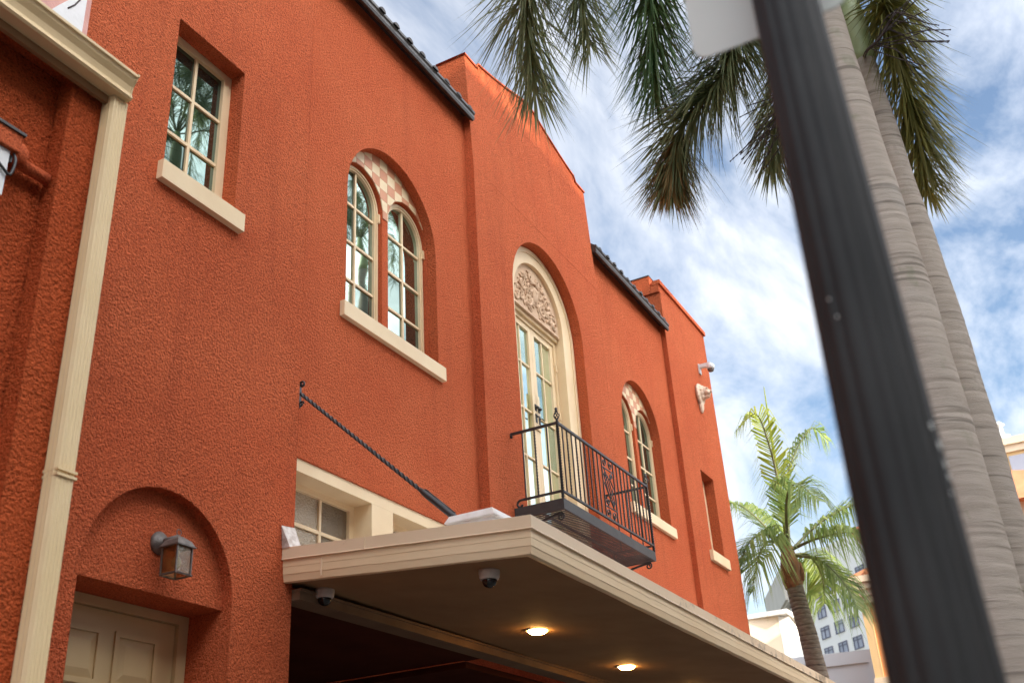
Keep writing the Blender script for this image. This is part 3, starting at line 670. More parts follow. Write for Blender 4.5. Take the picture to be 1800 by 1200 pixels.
# --- unpainted patch on the block, above the annex gutter
pp = part('bare_patch', 'patch_pink', B, lambda b: b.prism([(2.76, 6.1), (3.125, 6.1), (3.115, 6.62), (2.76, 6.62)], YB-.004, YB+.001), 'pink primer patch above the gutter')
sub('white_filler', 'patch_white', pp, lambda b: b.prism([(2.86, 6.17), (3.085, 6.15), (3.08, 6.62), (3.04, 6.62), (2.99, 6.38), (2.9, 6.24)], YB-.009, YB-.0035))
sub('crack', 'spike', pp, lambda b: b.tube([(3.05, YB-.010, 6.46), (3.035, YB-.010, 6.40), (3.005, YB-.010, 6.33), (2.965, YB-.010, 6.27)], .005, 5))

# ================================================================== ANNEX at the left
X = thing('annex_building', (0, 4.1, 0), 'darker red stucco annex wing with a deep shadowed eave at the left edge', 'building')
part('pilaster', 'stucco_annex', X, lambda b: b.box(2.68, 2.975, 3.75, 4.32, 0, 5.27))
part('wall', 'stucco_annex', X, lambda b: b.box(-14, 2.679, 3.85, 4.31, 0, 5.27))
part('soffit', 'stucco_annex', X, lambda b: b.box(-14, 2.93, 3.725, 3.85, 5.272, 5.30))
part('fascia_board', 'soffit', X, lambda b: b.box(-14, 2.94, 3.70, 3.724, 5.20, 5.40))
part('roof', 'rooftile', X, lambda b: b.add([(-14, 3.69, 5.41), (2.95, 3.69, 5.41), (2.95, 4.32, 5.60), (-14, 4.32, 5.60), (-14, 3.69, 5.38), (2.95, 3.69, 5.38), (2.95, 4.32, 5.38), (-14, 4.32, 5.38)],
     [(0, 1, 2, 3), (4, 7, 6, 5), (0, 4, 5, 1), (1, 5, 6, 2), (3, 2, 6, 7)]))
G = thing('rain_gutter', (2.9, 3.65, 5.24), 'cream ogee rain gutter along the annex eave', 'gutter')
GP = [(3.70, 5.245), (3.632, 5.245), (3.622, 5.257), (3.628, 5.268), (3.634, 5.29), (3.626, 5.325), (3.606, 5.355), (3.600, 5.372), (3.590, 5.376), (3.590, 5.392), (3.606, 5.394), (3.606, 5.386), (3.70, 5.386)]
part('trough', 'cream_gutter', G, lambda b: b.ext(GP, -14, 2.935))
part('end_cap', 'cream_gutter', G, lambda b: b.ext([(a-.004 if a < 3.69 else a, z+(.003 if z > 5.3 else -.003)) for a, z in GP], 2.9352, 2.945))
D_ = thing('downspout', (2.86, 3.70, .13), 'cream ribbed rectangular downspout at the annex corner', 'downspout')
def dsp(b):
    # ribbed rectangular pipe, the ribs run the full height
    pf = []
    x0, x1, y0, y1 = 2.868, 2.958, 3.665, 3.745
    n = 5
    for i in range(n):
        a = x0+(x1-x0)*(i+.12)/n; c = x0+(x1-x0)*(i+.5)/n
        pf += [(a, y0), (c, y0-.0032)]
    pf += [(x1, y0), (x1+.004, y0+.01), (x1+.004, y1), (x0-.004, y1)]
    for i in range(3):
        c = y1-(y1-y0)*(i+.5)/3.2; pf += [(x0-.004, c+.008), (x0-.008, c)]
    pf += [(x0-.004, y0+.012)]
    k = len(pf); zs = [.3, 3.0, 5.243]; vs = [(px-.012*(5.243-z)/2.9, py, z) for z in zs for px, py in pf]
    b.add(vs, [(i*k+j, i*k+(j+1) % k, (i+1)*k+(j+1) % k, (i+1)*k+j) for i in range(2) for j in range(k)])
part('pipe', 'cream_gutter', D_, dsp)
def dj(b):
    for z in (3.165, 3.19): b.box(2.853, 2.957, 3.654, 3.75, z-.006, z+.006)
part('joint_collar', 'cream_gutter', D_, dj)
UB = thing('utility_box', (2.3, 3.84, 4.4), 'pale utility box under a red hood with a black cable, at the left edge', 'utility box')
part('box', 'white', UB, lambda b: (b.box(2.15, 2.40, 3.72, 3.849, 4.36, 4.60)))
part('hood', 'stucco_smooth', UB, lambda b: b.box(2.1, 2.435, 3.70, 3.849, 4.605, 4.70))
part('hood_edge', 'eave', UB, lambda b: b.box(2.09, 2.447, 3.69, 3.849, 4.7005, 4.715))
part('cable', 'iron', UB, lambda b: b.tube(bez([(2.42, 3.72, 4.60), (2.425, 3.705, 4.55), (2.41, 3.705, 4.47), (2.37, 3.71, 4.49), (2.28, 3.712, 4.55)], 14), .007, 6))
part('cable_gland', 'iron', UB, lambda b: b.box(2.40, 2.43, 3.74, 3.80, 4.565, 4.60))
PI_ = thing('conduit_pipe', (2.5, 3.8, 4.62), 'dark red painted conduit stub with elbow beside the utility box', 'pipe')
part('elbow', 'stucco_smooth', PI_, lambda b: b.lathe((2.475, 3.76, 4.665), [(.05, 0), (.053, .012), (.05, .085)], 18, Vector((0, 1, 0))))
part('pipe', 'stucco_smooth', PI_, lambda b: b.tube([(2.50, 3.80, 4.635), (2.665, 3.80, 4.635)], .03, 12))

# ================================================================== CANOPY
CX0, CX1, CYO = 5.15, 14.2, 2.57
SL = (3.477-3.335)/(4.33-2.57)
def zt(x, y): return 3.335+(y-CYO)*SL-.0075*(x-CX0)
C = thing('canopy', (8.5, 3.4, 3.3), 'flat beige entrance canopy sloping out over the pavement', 'canopy')
def strip(b, path, prof, jit=0):
    """profile (out, down) swept along path [(x,y,outx,outy)]; small dents along it"""
    r2 = random.Random(11); n = len(prof); vs = []
    for (x, y, ox, oy) in path:
        for (o, d) in prof:
            j = r2.uniform(-jit, jit)*(1 if d > .05 else .3)
            vs.append((x+ox*o, y+oy*o, zt(x, y)-d+j))
    fs = [(i*n+j, i*n+j+1, (i+1)*n+j+1, (i+1)*n+j) for i in range(len(path)-1) for j in range(n-1)]
    b.add(vs, fs)
def cpath():
    p = [(CX0, 4.33-(4.33-CYO)*i/14, -1, 0) for i in range(14)]
    p += [(CX0, CYO, -1, -1)]
    p += [(CX0+(CX1-CX0)*i/70, CYO, 0, -1) for i in range(1, 71)]
    return p
part('drip_edge', 'drip', C, lambda b: strip(b, cpath(), [(-.02, -.006), (.024, -.004), (.024, .066), (.028, .074), (.010, .078)], .0012))
part('fascia', 'fascia', C, lambda b: strip(b, cpath(), [(.012, .070), (.012, .118), (.0105, .120), (.010, .122), (.008, .166), (.0055, .168), (.005, .170), (-.004, .212), (-.022, .217), (-.045, .212)], .0024))
for (x, y, o) in ((CX0-.026, 3.69, 0), (CX0-.0135, 4.02, 1)):
    part('fascia_joint', 'drip', C, lambda b: b.box(x-.0022, x+.0022, y-.006, y+.006, zt(CX0, y)-(.074 if o == 0 else .20), zt(CX0, y)-(-.003 if o == 0 else .078)))
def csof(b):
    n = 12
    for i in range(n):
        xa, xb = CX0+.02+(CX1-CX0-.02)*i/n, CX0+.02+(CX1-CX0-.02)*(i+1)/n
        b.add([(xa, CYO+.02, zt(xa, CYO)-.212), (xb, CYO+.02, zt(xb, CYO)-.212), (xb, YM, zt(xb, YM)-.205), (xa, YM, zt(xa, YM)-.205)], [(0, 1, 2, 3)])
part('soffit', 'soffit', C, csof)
part('roof', 'pad', C, lambda b: b.add([(CX0, CYO, zt(CX0, CYO)-.002), (CX1, CYO, zt(CX1, CYO)-.002), (CX1, YM, zt(CX1, YM)-.002), (CX0, YM, zt(CX0, YM)-.002)], [(0, 1, 2, 3)]))
part('wall_trim', 'trim', C, lambda b: [b.box(5.24, 13.69, YC-.035, YM+.02, 3.165, 3.218), b.box(5.24, 13.69, YC-.05, YM+.02, 3.219, 3.234)])
part('wall_flashing', 'flash', C, lambda b: b.add([(5.12, 4.26, 3.475), (5.12, 4.323, 3.475), (5.10, 4.318, 3.62), (5.235, 4.318, 3.635), (5.245, 4.26, 3.475), (5.20, 4.30, 3.60)], [(0, 1, 2, 5), (0, 5, 4), (2, 3, 5), (3, 4, 5)]), 'white torn flashing at the wall end')
PD = thing('roof_pad', (5.42, 3.02, 3.38), 'white sealed roof curb on the canopy at the rod foot', 'roof curb')
def padm(b):
    z0 = zt(5.42, 3.02)
    for (h0, h1, e0, e1) in ((0, .075, .155, .15), (.075, .082, .17, .172), (.082, .125, .172, .15)):
        vs = []
        for hh, e in ((h0, e0), (h1, e1)): vs += [(5.44-e, 3.03-e, z0+hh), (5.44+e, 3.03-e, z0+hh), (5.44+e, 3.03+e, z0+hh), (5.44-e, 3.03+e, z0+hh)]
        b.add(vs, [(0, 1, 5, 4), (1, 2, 6, 5), (2, 3, 7, 6), (3, 0, 4, 7), (4, 5, 6, 7), (0, 3, 2, 1)])
part('curb', 'pad', PD, padm)
# --- downlights, cameras
def soffit_z(x, y): return zt(x, y)-.212+(y-CYO)*.0038
LIGHTS = [((7.262, 3.612), 'lit round downlight in the canopy soffit nearest the corner'), ((9.177, 3.689), 'lit round downlight in the canopy soffit, second from the corner'), ((10.874, 3.667), 'lit round downlight at the bottom edge of the picture, farthest along the soffit')]
for (x, y), lb in LIGHTS:
    z = soffit_z(x, y)
    t = thing('recessed_light', (x, y, z), lb, 'light', 'downlights in the canopy soffit')
    part('trim_ring', 'white', t, lambda b: b.lathe((x, y, z+.004), [(.098, 0), (.098, -.007), (.080, -.011), (.076, -.003)], 24))
    part('lens', 'lens', t, lambda b: b.lathe((x, y, z+.002), [(.075, 0), (.074, -.014), (.055, -.028), (.02, -.034), (0, -.035)], 24))
def dome_cam(x, y, lb):
    z = soffit_z(x, y)
    t = thing('dome_camera', (x, y, z), lb, 'camera', 'dome cameras under the canopy')
    part('housing', 'cam_white', t, lambda b: b.lathe((x, y, z+.004), [(.062, 0), (.064, -.02), (.06, -.05), (.055, -.062), (.046, -.064)], 24))
    part('dome', 'dome', t, lambda b: b.lathe((x, y, z-.055), [(.045, 0)]+[(.045*math.cos(a), -.012-.04*math.sin(a)) for a in [i*math.pi/12 for i in range(7)]], 20))
dome_cam(5.40, 2.98, 'white dome camera under the canopy near its outer corner'); dome_cam(5.45, 4.23, 'white dome camera under the canopy beside the wall')

# ================================================================== TIE ROD
T = thing('tie_rod', (5.3, 4.33, 4.6), 'black twisted iron tie rod from the wall down to the canopy roof', 'tie rod')
a, c = Vector((5.27, 4.34, 4.615)), Vector((5.355, 3.155, 3.485)); dv = (c-a).normalized()
k = a+(c-a)*.80
part('anchor_plate', 'iron', T, lambda b: (b.box(5.252, 5.29, 4.352, 4.398, 4.52, 4.70), b.tube(spiral((5.272, 4.335, 4.685), .028, 1.2, 0, 1, 14, 'yz'), .008, 6), b.tube(spiral((5.272, 4.335, 4.535), .022, 1.2, 3, -1, 14, 'yz'), .007, 6)))
part('rod', 'iron', T, lambda b: b.tube([a+(k-a)*i/90 for i in range(91)], .0145, 4, True, 2*math.pi*7, True))
part('turnbuckle', 'iron', T, lambda b: (b.tube([k-dv*.03, k, k+dv*.04, c-dv*.04, c], [.012, .02, .022, .022, .016], 10), b.tube([k+dv*.02+Vector((0, 0, .026)), c-dv*.03+Vector((0, 0, .026))], .009, 6)))

# ================================================================== BALCONY
BA = thing('balcony', (9.46, YC, 4.5), 'black wrought-iron balcony with twisted balusters before the french door', 'balcony')
bx0, bx1, by = 8.34, 10.58, 3.80; zr, zb2, zd = 5.315, 4.645, 4.475
part('deck_frame', 'deck', BA, lambda b: (b.box(bx0-.01, bx1+.01, by-.008, by+.012, zd, zd+.10), b.box(bx0-.01, bx0+.012, by+.0122, YC-.001, zd, zd+.10), b.box(bx1-.012, bx1+.01, by+.0122, YC-.001, zd, zd+.10), b.box(bx0+.013, bx1-.013, YC-.02, YC-.001, zd+.03, zd+.08)))
sb = MB(); sb.box(-.016, .016, by+.013, YC-.012, zd+.006, zd+.010); s0 = sb.build('deck_slat', 'deck', BA)
ns = 45
for i in range(ns):
    o = s0 if i == 0 else s0.copy()
    if i: col.objects.link(o)
    o.location = Vector((bx0+.04+(bx1-bx0-.08)*i/(ns-1), 0, 0)) - BASES[BA.name]
part('joist', 'deck', BA, lambda b: b.box(bx0+.013, bx1-.013, by+.245, by+.255, zd+.0105, zd+.035))
def rail(name, p, q, r): return part(name, 'iron', BA, lambda b: b.tube([p, q], r, 4, True, 0, True))
rail('top_rail', (bx0-.012, by, zr), (bx1+.012, by, zr), .016)
rail('bottom_rail', (bx0, by, zb2), (bx1, by, zb2), .014)
for x in (bx0, bx1):
    part('top_rail', 'iron', BA, lambda b: (b.tube([(x, by, zr), (x, YC-.003, zr)], .016, 4, True, 0, True), b.tube([(x, YC-.004, zr), (x, YC-.012, zr-.035)], .014, 6)))
    rail('bottom_rail', (x, by, zb2), (x, YC-.10, zb2), .014)
    part('scroll_end', 'iron', BA, lambda b: b.tube(bez([(x, YC-.10, zb2), (x, YC-.05, zb2-.005), (x, YC-.03, zb2-.04), (x, YC-.06, zb2-.07), (x, YC-.085, zb2-.045)], 14), .011, 6))
pb = MB(); pb.tube([(0, 0, zb2-.01), (0, 0, zr)], .0078, 4, True, 0, True); p0 = pb.build('baluster', 'iron', BA)
qb = MB(); qb.tube([(0, 0, zb2-.01+(zr-zb2+.01)*i/54) for i in range(55)], .0095, 4, True, 2*math.pi*5.5, True); q0 = qb.build('twisted_baluster', 'iron', BA)
used = set()
def bal(x, y, tw):
    src = q0 if tw else p0
    o = src if tw not in used else src.copy()
    if tw in used: col.objects.link(o)
    used.add(tw); o.location = Vector((x, y, 0)) - BASES[BA.name]
px0, px1 = 9.335, 9.625
for i in range(1, 10): bal(bx0+(px0-bx0)*i/10, by, i % 2 == 0)
for i in range(1, 10): bal(px1+(bx1-px1)*i/10, by, i % 2 == 0)
for x in (bx0, bx1):
    for i, f in enumerate((.25, .51, .77)): bal(x, YC+(by-YC)*f, i == 1)
for x in (bx0, bx1):
    part('corner_post', 'iron', BA, lambda b: b.tube([(x, by, zd+.10+(zr-zd-.10)*i/70) for i in range(71)], .0165, 4, True, 2*math.pi*7, True))
    def fin(b):
        for j in range(5):
            an = 2*math.pi*j/5
            b.tube([(x+math.cos(an+2.5*t)*.027*math.sin(math.pi*t), by+math.sin(an+2.5*t)*.027*math.sin(math.pi*t), zr+.03+.085*t) for t in [i/12 for i in range(13)]], .005, 5)
        b.lathe((x, by, zr), [(.014, 0), (.017, .012), (.012, .022), (.014, .03)], 12); b.lathe((x, by, zr+.11), [(.012, 0), (.016, .012), (.010, .02), (.016, .034), (.006, .045)], 12)
    part('finial', 'iron', BA, fin)
def cpanel(b):
    t = .0065
    for x in (px0, px1): b.tube([(x, by, zb2), (x, by, zr)], .008, 4, True, 0, True)
    for z in (zb2+.13, zr-.13): b.tube([(px0, by, z), (px1, by, z)], .007, 4, True, 0, True)
    xm = (px0+px1)/2
    for s in (-1, 1):
        for z, f in ((zr-.065, 1), (zb2+.065, -1)):
            b.tube(spiral((xm+s*.075, by, z), .05, 1.4, 1.57*f, s*f), t, 5)
        b.tube([(xm+s*.10, by, zr-.13), (xm+s*.03, by, zr-.22), (xm+s*.11, by, zr-.30), (xm-s*.08, by, zb2+.13)], t, 5)
        b.tube(spiral((xm+s*.07, by, zr-.19), .035, 1.3, 0, s), t, 5); b.tube(spiral((xm+s*.07, by, zb2+.19), .035, 1.3, 3.1, -s), t, 5)
    for i in range(3): b.tube([(px0+.03+i*.05, by, zr-.20), (px1-.13+i*.05, by, zb2+.20)], .0055, 4, True, 0, True)
part('scroll_panel', 'iron', BA, cpanel)
for x in (bx0+.05, bx1-.05):
    def brk(b):
        b.tube(bez([(x, YC-.012, zd-.16), (x, YC-.06, zd-.13), (x, YC-.18, zd-.07), (x, YC-.36, zd-.03), (x, by+.04, zd-.02)], 16), .013, 6)
        b.tube(spiral((x, YC-.05, zd-.085), .045, 1.5, 0, 1, 18, 'yz'), .009, 5); b.tube(spiral((x, YC-.04, zd-.19), .03, 1.4, 2, -1, 18, 'yz'), .008, 5)
        b.tube(spiral((x, by+.06, zd-.05), .04, 1.5, 1, 1, 18, 'yz'), .009, 5)
        b.box(x-.014, x+.014, YC-.012, YC-.001, zd-.24, zd)
        b.tube([(x-.06, YC-.006, zd-.01), (x-.02, YC-.02, zd-.03), (x, YC-.03, zd-.02)], .014, 6)
    part('bracket', 'iron', BA, brk)

# ================================================================== WALL LANTERN
yl = YB+.075
L = thing('wall_lantern', (4.16, yl, 3.3), 'small pewter coach lantern on the plaster above the cream door', 'lantern')
part('backplate', 'pewter', L, lambda b: b.lathe((4.165, yl, 3.30), [(.066, 0), (.068, .008), (.056, .018), (.054, .024), (.03, .032), (.024, .05)], 24, Vector((0, -1, 0))))
bxc, byc = 4.185, yl-.125; hb = .056
part('arm', 'pewter', L, lambda b: b.tube([(4.165, yl-.04, 3.30), (4.17, yl-.07, 3.305), (bxc, byc, 3.31)], [.024, .02, .022], 12))
def lroof(b):
    z0, z1, z2 = 3.255, 3.262, 3.318
    for (za, ea, zc_, ec) in ((z0, hb+.016, z1, hb+.016), (z1, hb+.012, z1+.03, hb-.004), (z1+.03, hb-.004, z2, .020)):
        vs = [(bxc+sx*e, byc+sy*e, z) for z, e in ((za, ea), (zc_, ec)) for sx, sy in ((-1, -1), (1, -1), (1, 1), (-1, 1))]
        b.add(vs, [(0, 1, 5, 4), (1, 2, 6, 5), (2, 3, 7, 6), (3, 0, 4, 7), (4, 5, 6, 7), (0, 3, 2, 1)])
part('lamp_roof', 'pewter', L, lroof)
part('hanging_ring', 'pewter', L, lambda b: b.tube([(bxc+.017*math.cos(t), byc, 3.345+.017*math.sin(t)) for t in [i*math.pi/9 for i in range(19)]], .0025, 5))
def lcage(b):
    for sx in (-1, 1):
        for sy in (-1, 1): b.box(bxc+sx*hb-.004, bxc+sx*hb+.004, byc+sy*hb-.004, byc+sy*hb+.004, 3.10, 3.255)
    for z in (3.102, ):
        b.ring(rect(bxc-hb-.008, bxc+hb+.008, z-.004, z+.004), rect(bxc-hb+.004, bxc+hb-.004, z-.002, z+.002), byc-hb-.008, byc-hb+.004)
        b.box(bxc-hb-.008, bxc-hb+.004, byc-hb, byc+hb, z-.004, z+.004); b.box(bxc+hb-.004, bxc+hb+.008, byc-hb, byc+hb, z-.004, z+.004); b.box(bxc-hb, bxc+hb, byc+hb-.004, byc+hb+.008, z-.004, z+.004)
part('cage', 'pewter', L, lcage)
for s in (-1, 1):
    part('lamp_pane', 'lampglass', L, lambda b: b.box(bxc+s*(hb-.002)-.001, bxc+s*(hb-.002)+.001, byc-hb+.004, byc+hb-.004, 3.108, 3.254))
    part('lamp_pane', 'lampglass', L, lambda b: b.box(bxc-hb+.004, bxc+hb-.004, byc+s*(hb-.002)-.001, byc+s*(hb-.002)+.001, 3.108, 3.254))
part('bulb', 'bulb', L, lambda b: b.lathe((bxc, byc, 3.24), [(.012, 0), (.012, -.03), (.028, -.06), (.026, -.085), (.012, -.1)], 14))

# ================================================================== LION HEAD + WALL CAMERA ON THE TOWER
LH = thing('lion_head', (14.95, YB, 8.15), 'pale carved lion head mounted on the far tower wall', 'sculpture')
def lion(b):
    x, y, z = 14.95, YB, 8.24; E = b.ellipsoid
    E((x, y-.03, z-.02), (.17, .06, .20), 16, 12)                       # mane disc
    for i in range(16):
        a = 2*math.pi*i/16; E((x+.16*math.cos(a), y-.04, z+.18*math.sin(a)), (.05, .04, .055), 8, 6)
    for i in range(10):
        a = 2*math.pi*i/10+.3; E((x+.10*math.cos(a), y-.09, z+.02+.12*math.sin(a)), (.045, .045, .045), 8, 6)
    E((x, y-.03, z-.24), (.09, .05, .13), 12, 8); E((x-.02, y-.03, z-.33), (.045, .04, .08), 10, 8)   # beard
    E((x, y-.12, z+.05), (.095, .10, .10), 14, 10)                      # skull
    for s in (-1, 1):
        E((x+s*.045, y-.205, z+.085), (.038, .025, .022), 8, 6)         # brow
        E((x+s*.042, y-.20, z-.005), (.045, .05, .045), 10, 8)          # cheek pad
        E((x+s*.095, y-.09, z+.12), (.028, .02, .034), 8, 6)            # ear
    E((x, y-.23, z+.03), (.032, .055, .035), 10, 8); E((x, y-.275, z+.015), (.03, .02, .02), 8, 6)      # nose
    E((x, y-.17, z-.085), (.055, .07, .025), 10, 8)                     # lower jaw
lo_ = part('head', 'lion', LH, lion)
for v_ in lo_.data.vertices: v_.co = Vector((14.95, YB, 8.17)) + (v_.co - Vector((14.95, YB, 8.22)))*.80
rm = lo_.modifiers.new('merge', 'REMESH'); rm.mode = 'VOXEL'; rm.voxel_size = .011; rm.use_smooth_shade = True
WC = thing('security_camera', (15.25, YB, 8.72), 'white turret camera on a bracket above the lion head', 'camera')
part('wall_bracket', 'white', WC, lambda b: (b.box(15.18, 15.27, YB-.018, YB, 8.66, 8.83), b.box(15.195, 15.255, YB-.20, YB-.0175, 8.76, 8.82)))
part('housing', 'white', WC, lambda b: b.lathe((15.225, YB-.19, 8.76), [(.055, .025), (.064, .008), (.064, -.045), (.057, -.056)], 20))
part('dome', 'pewter', WC, lambda b: b.lathe((15.225, YB-.19, 8.706), [(.053, 0), (.051, -.022), (.038, -.045), (.015, -.056), (0, -.058)], 18))

# ================================================================== LAMP POST + SIGN (foreground)
LP = thing('lamp_post', (1.392, .156, .13), 'black fluted tapering lamp post close to the camera', 'lamp post')
def shaft(b):
    n = 96; zs = [.55, 1.2, 1.68, 2.2, 2.8, 3.6]; vs = []
    for z in zs:
        r = .0665 + (1.68-z)*.0132
        for j in range(n):
            t = 2*math.pi*j/n; q = r*(1-.055*max(0, math.sin(14*t))**.8); vs.append((1.392+q*math.cos(t), .156+q*math.sin(t), z))
    b.smooth = True
    b.add(vs, [(i*n+j, i*n+(j+1) % n, (i+1)*n+(j+1) % n, (i+1)*n+j) for i in range(len(zs)-1) for j in range(n)])
part('shaft', 'post', LP, shaft)
part('base', 'post', LP, lambda b: b.lathe((1.392, .156, .13), [(.2, 0), (.2, .06), (.17, .1), (.15, .3), (.12, .36), (.1, .42), (.088, .5)], 32))
part('capital', 'post', LP, lambda b: b.lathe((1.392, .156, 3.55), [(.045, 0), (.07, .03), (.05, .06), (.06, .12), (.1, .16)], 32))
part('globe', 'sign', LP, lambda b: b.lathe((1.392, .156, 3.7), [(.1, 0), (.17, .1), (.19, .22), (.15, .36), (.04, .45)], 32))
SPOTS = [(152, 2.19, .003), (158, 2.16, .0025), (-112, 1.99, .006), (-104, 1.965, .008), (-101, 1.94, .006), (-97, 1.925, .005), (-108, 1.90, .004)]  # small pale spots on the shaft: angle, height, size
for an, z, r_ in SPOTS:
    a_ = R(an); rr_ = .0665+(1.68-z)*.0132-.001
    part('pale_spot', 'sign', LP, lambda b: b.ellipsoid((1.392+rr_*math.cos(a_), .156+rr_*math.sin(a_), z), (.0018, r_*.6, r_), 8, 6, Quaternion((0, 0, 1), a_)))
SG = thing('street_sign', (1.47, .15, 2.78), 'blank off-white rounded sign plate fixed behind the lamp post', 'sign')
def plate(b):
    y0, y1, z0, z1, r = .06, .337, 2.785, 3.40, .032; pts = []
    for (cy, cz, a0) in ((y1-r, z0+r, -math.pi/2), (y1-r, z1-r, 0), (y0+r, z1-r, math.pi/2), (y0+r, z0+r, math.pi)):
        for i in range(7): t = a0+math.pi/2*i/6; pts.append((cy+r*math.cos(t), cz+r*math.sin(t)))
    n = len(pts); b.add([(1.462, a, c) for a, c in pts]+[(1.465, a, c) for a, c in pts], [tuple(range(n)), tuple(range(2*n-1, n-1, -1))]+[(i, (i+1) % n, (i+1) % n+n, i+n) for i in range(n)])
part('plate', 'sign', SG, plate)
part('clamp', 'pewter', SG, lambda b: b.box(1.43, 1.4615, .13, .18, 2.98, 3.04))

# ================================================================== PALMS
def frond_mesh(pts, n_leaf, ln, mode, rng, w=.0140, droop=.35, r0=.016, start=.12, ring=None, flat=False, ang=(.55, 1.0)):
    """leaflets along a curved rachis; 'plume' = all round (foxtail), 'pinnate' = two rows (coconut)"""
    N = 40; C_ = bez(pts, N); b = MB()
    L = [0]
    for i in range(N): L.append(L[-1]+(C_[i+1]-C_[i]).length)
    for i in range(n_leaf):
        u = start+(1-start)*(i+rng.random())/n_leaf; s = u*L[-1]
        k = max(j for j in range(N) if L[j] <= s); t = (s-L[k])/max(L[k+1]-L[k], 1e-6)
        p = C_[k].lerp(C_[k+1], t); tg = (C_[k+1]-C_[k]).normalized()
        side = tg.cross(Vector((0, 0, 1)));
        if side.length < .05: side = Vector((1, 0, 0))
        side.normalize(); up = side.cross(tg)
        prof = math.sin(math.pi*min(1, (u-start)/(1-start)*.82+.16))**.6 if mode != 'plume' else min(1, .55+1.6*(u-start))*(1-.35*max(0, (u-.8)/.2))
        l = ln*prof*rng.uniform(.8, 1.15)
        if mode == 'plume':
            ph = rng.uniform(0, 2*math.pi)
            d = side*math.cos(ph)+up*math.sin(ph); fw = rng.uniform(.45, 1.45)
        else:
            s_ = 1 if i % 2 else -1; d = side*s_+up*rng.uniform(.05, .3); fw = rng.uniform(*ang)
        d = (d.normalized()+tg*fw).normalized()
        q1 = p+d*l*.5; q2 = p+d*l+Vector((0, 0, -droop*l*rng.uniform(.6, 1.2)))
        wv = d.cross(tg+Vector((.01, .02, .03))).normalized().lerp(tg, .0).normalized()
        if mode != 'plume': wv = (tg-d*tg.dot(d)).normalized()
        ww = w*rng.uniform(.75, 1.2)
        b.add([p-wv*ww*.35, p+wv*ww*.35, q1+wv*ww*.5, q1-wv*ww*.5, q2], [(0, 1, 2, 3), (3, 2, 4)])
    rb = MB(); rb.tube(C_, [r0*(1-.85*i/N) for i in range(N+1)], 6)
    return b, rb
def frond(parent, pts, n_leaf, ln, mode, m, rng, label=None, **kw):
    b, rb = frond_mesh(pts, n_leaf, ln, mode, rng, **kw)
    o = b.build('frond', m, parent, fix=False)
    if label: o['label'] = label
    r_ = rb.build('rachis', 'rachis', fix=False); r_.parent = o
    return o
def ringed_trunk(parent, prof, rng, m='grey_trunk', n=28, bump=.0020):
    """prof: list of (x,y,z,r); ring scars every 5-9 cm as real relief"""
    b = MB(); vs = []; z0, z1 = prof[0][2], prof[-1][2]; rows = []
    z = z0
    while z < z1: rows.append(z); z += rng.uniform(.045, .105)
    lv = []
    for q in rows: k_ = rng.uniform(.3, 1.2); lv += [(q, 0), (q+.006, -bump*.7*k_), (q+.012, -bump*.1), (q+.028, bump*.25*k_)]
    def at(z):
        for a, c in zip(prof[:-1], prof[1:]):
            if z <= c[2]: t = max(0, (z-a[2])/(c[2]-a[2])); return [a[i]+(c[i]-a[i])*t for i in range(4)]
        return prof[-1]
    for z, d in lv:
        x, y, _, r = at(z); wob = rng.uniform(-.0007, .0007)
        for j in range(n):
            t = 2*math.pi*j/n; q = r+d+wob+.002*math.sin(3*t+z*9); vs.append((x+q*math.cos(t), y+q*math.sin(t), z+.006*math.sin(2*t+z*5)))
    k = len(lv); b.smooth = True
    for i in range(k-1):
        b.mi = 1 if (m == 'coco_trunk' and lv[i][1] < 0 and rng.random() < .2) else 0
        b.add([], []); o = 0
        for j in range(n): b.f.append((i*n+j, i*n+(j+1) % n, (i+1)*n+(j+1) % n, (i+1)*n+j)); b.m.append(b.mi if rng.random() < .75 else 0); b.sm.append(True)
    b.v = vs
    return b.build('trunk', [m, 'bark_dark'], parent)
# the two close foxtail palms
P1 = thing('palm_tree', (5.48, .41, .13), 'nearer of the two grey ringed palms behind the lamp post', 'palm tree', 'foxtail palms at the kerb')
rg = random.Random(21)
ringed_trunk(P1, [(5.47, .37, .13, .21), (5.47, .37, 1.2, .19), (5.48, .375, 3.0, .185), (5.49, .38, 4.2, .165), (5.49, .39, 5.4, .125), (5.49, .41, 6.75, .10)], rg)
part('crownshaft', 'shaft', P1, lambda b: b.lathe((5.49, .41, 6.70), [(.10, 0), (.105, .08), (.10, .35), (.075, .75), (.045, 1.0)], 20))
c1 = (5.48, .43, 7.55)
frond(P1, [c1, (5.38, 1.0, 8.15), (5.36, 1.75, 8.25), (5.38, 2.28, 7.85), (5.43, 2.44, 7.4), (5.56, 2.50, 7.12), (5.73, 2.57, 6.83)], 1050, .64, 'plume', 'frond', rg, 'dark green bushy frond hanging over the parapet', droop=.25)
frond(P1, [c1, (5.45, 1.0, 8.2), (5.4, 1.6, 8.1), (5.42, 1.95, 7.6), (5.55, 2.03, 7.2), (5.72, 2.08, 7.05)], 800, .5, 'plume', 'frond', rg, droop=.25)
frond(P1, [c1, (5.5, .70, 7.5), (5.53, .92, 6.85), (5.545, 1.06, 6.28), (5.56, 1.43, 5.92), (5.60, 1.52, 5.76), (5.68, 1.62, 5.60)], 1150, .52, 'plume', 'frond', rg, 'hanging frond between the sign and the parapet', droop=.25)
frond(P1, [(5.56, 1.43, 5.92), (5.60, 1.52, 5.76), (5.70, 1.63, 5.56)], 300, .34, 'plume', 'frond_dry', rg, 'browning tip of the hanging frond', droop=.25, start=.25)
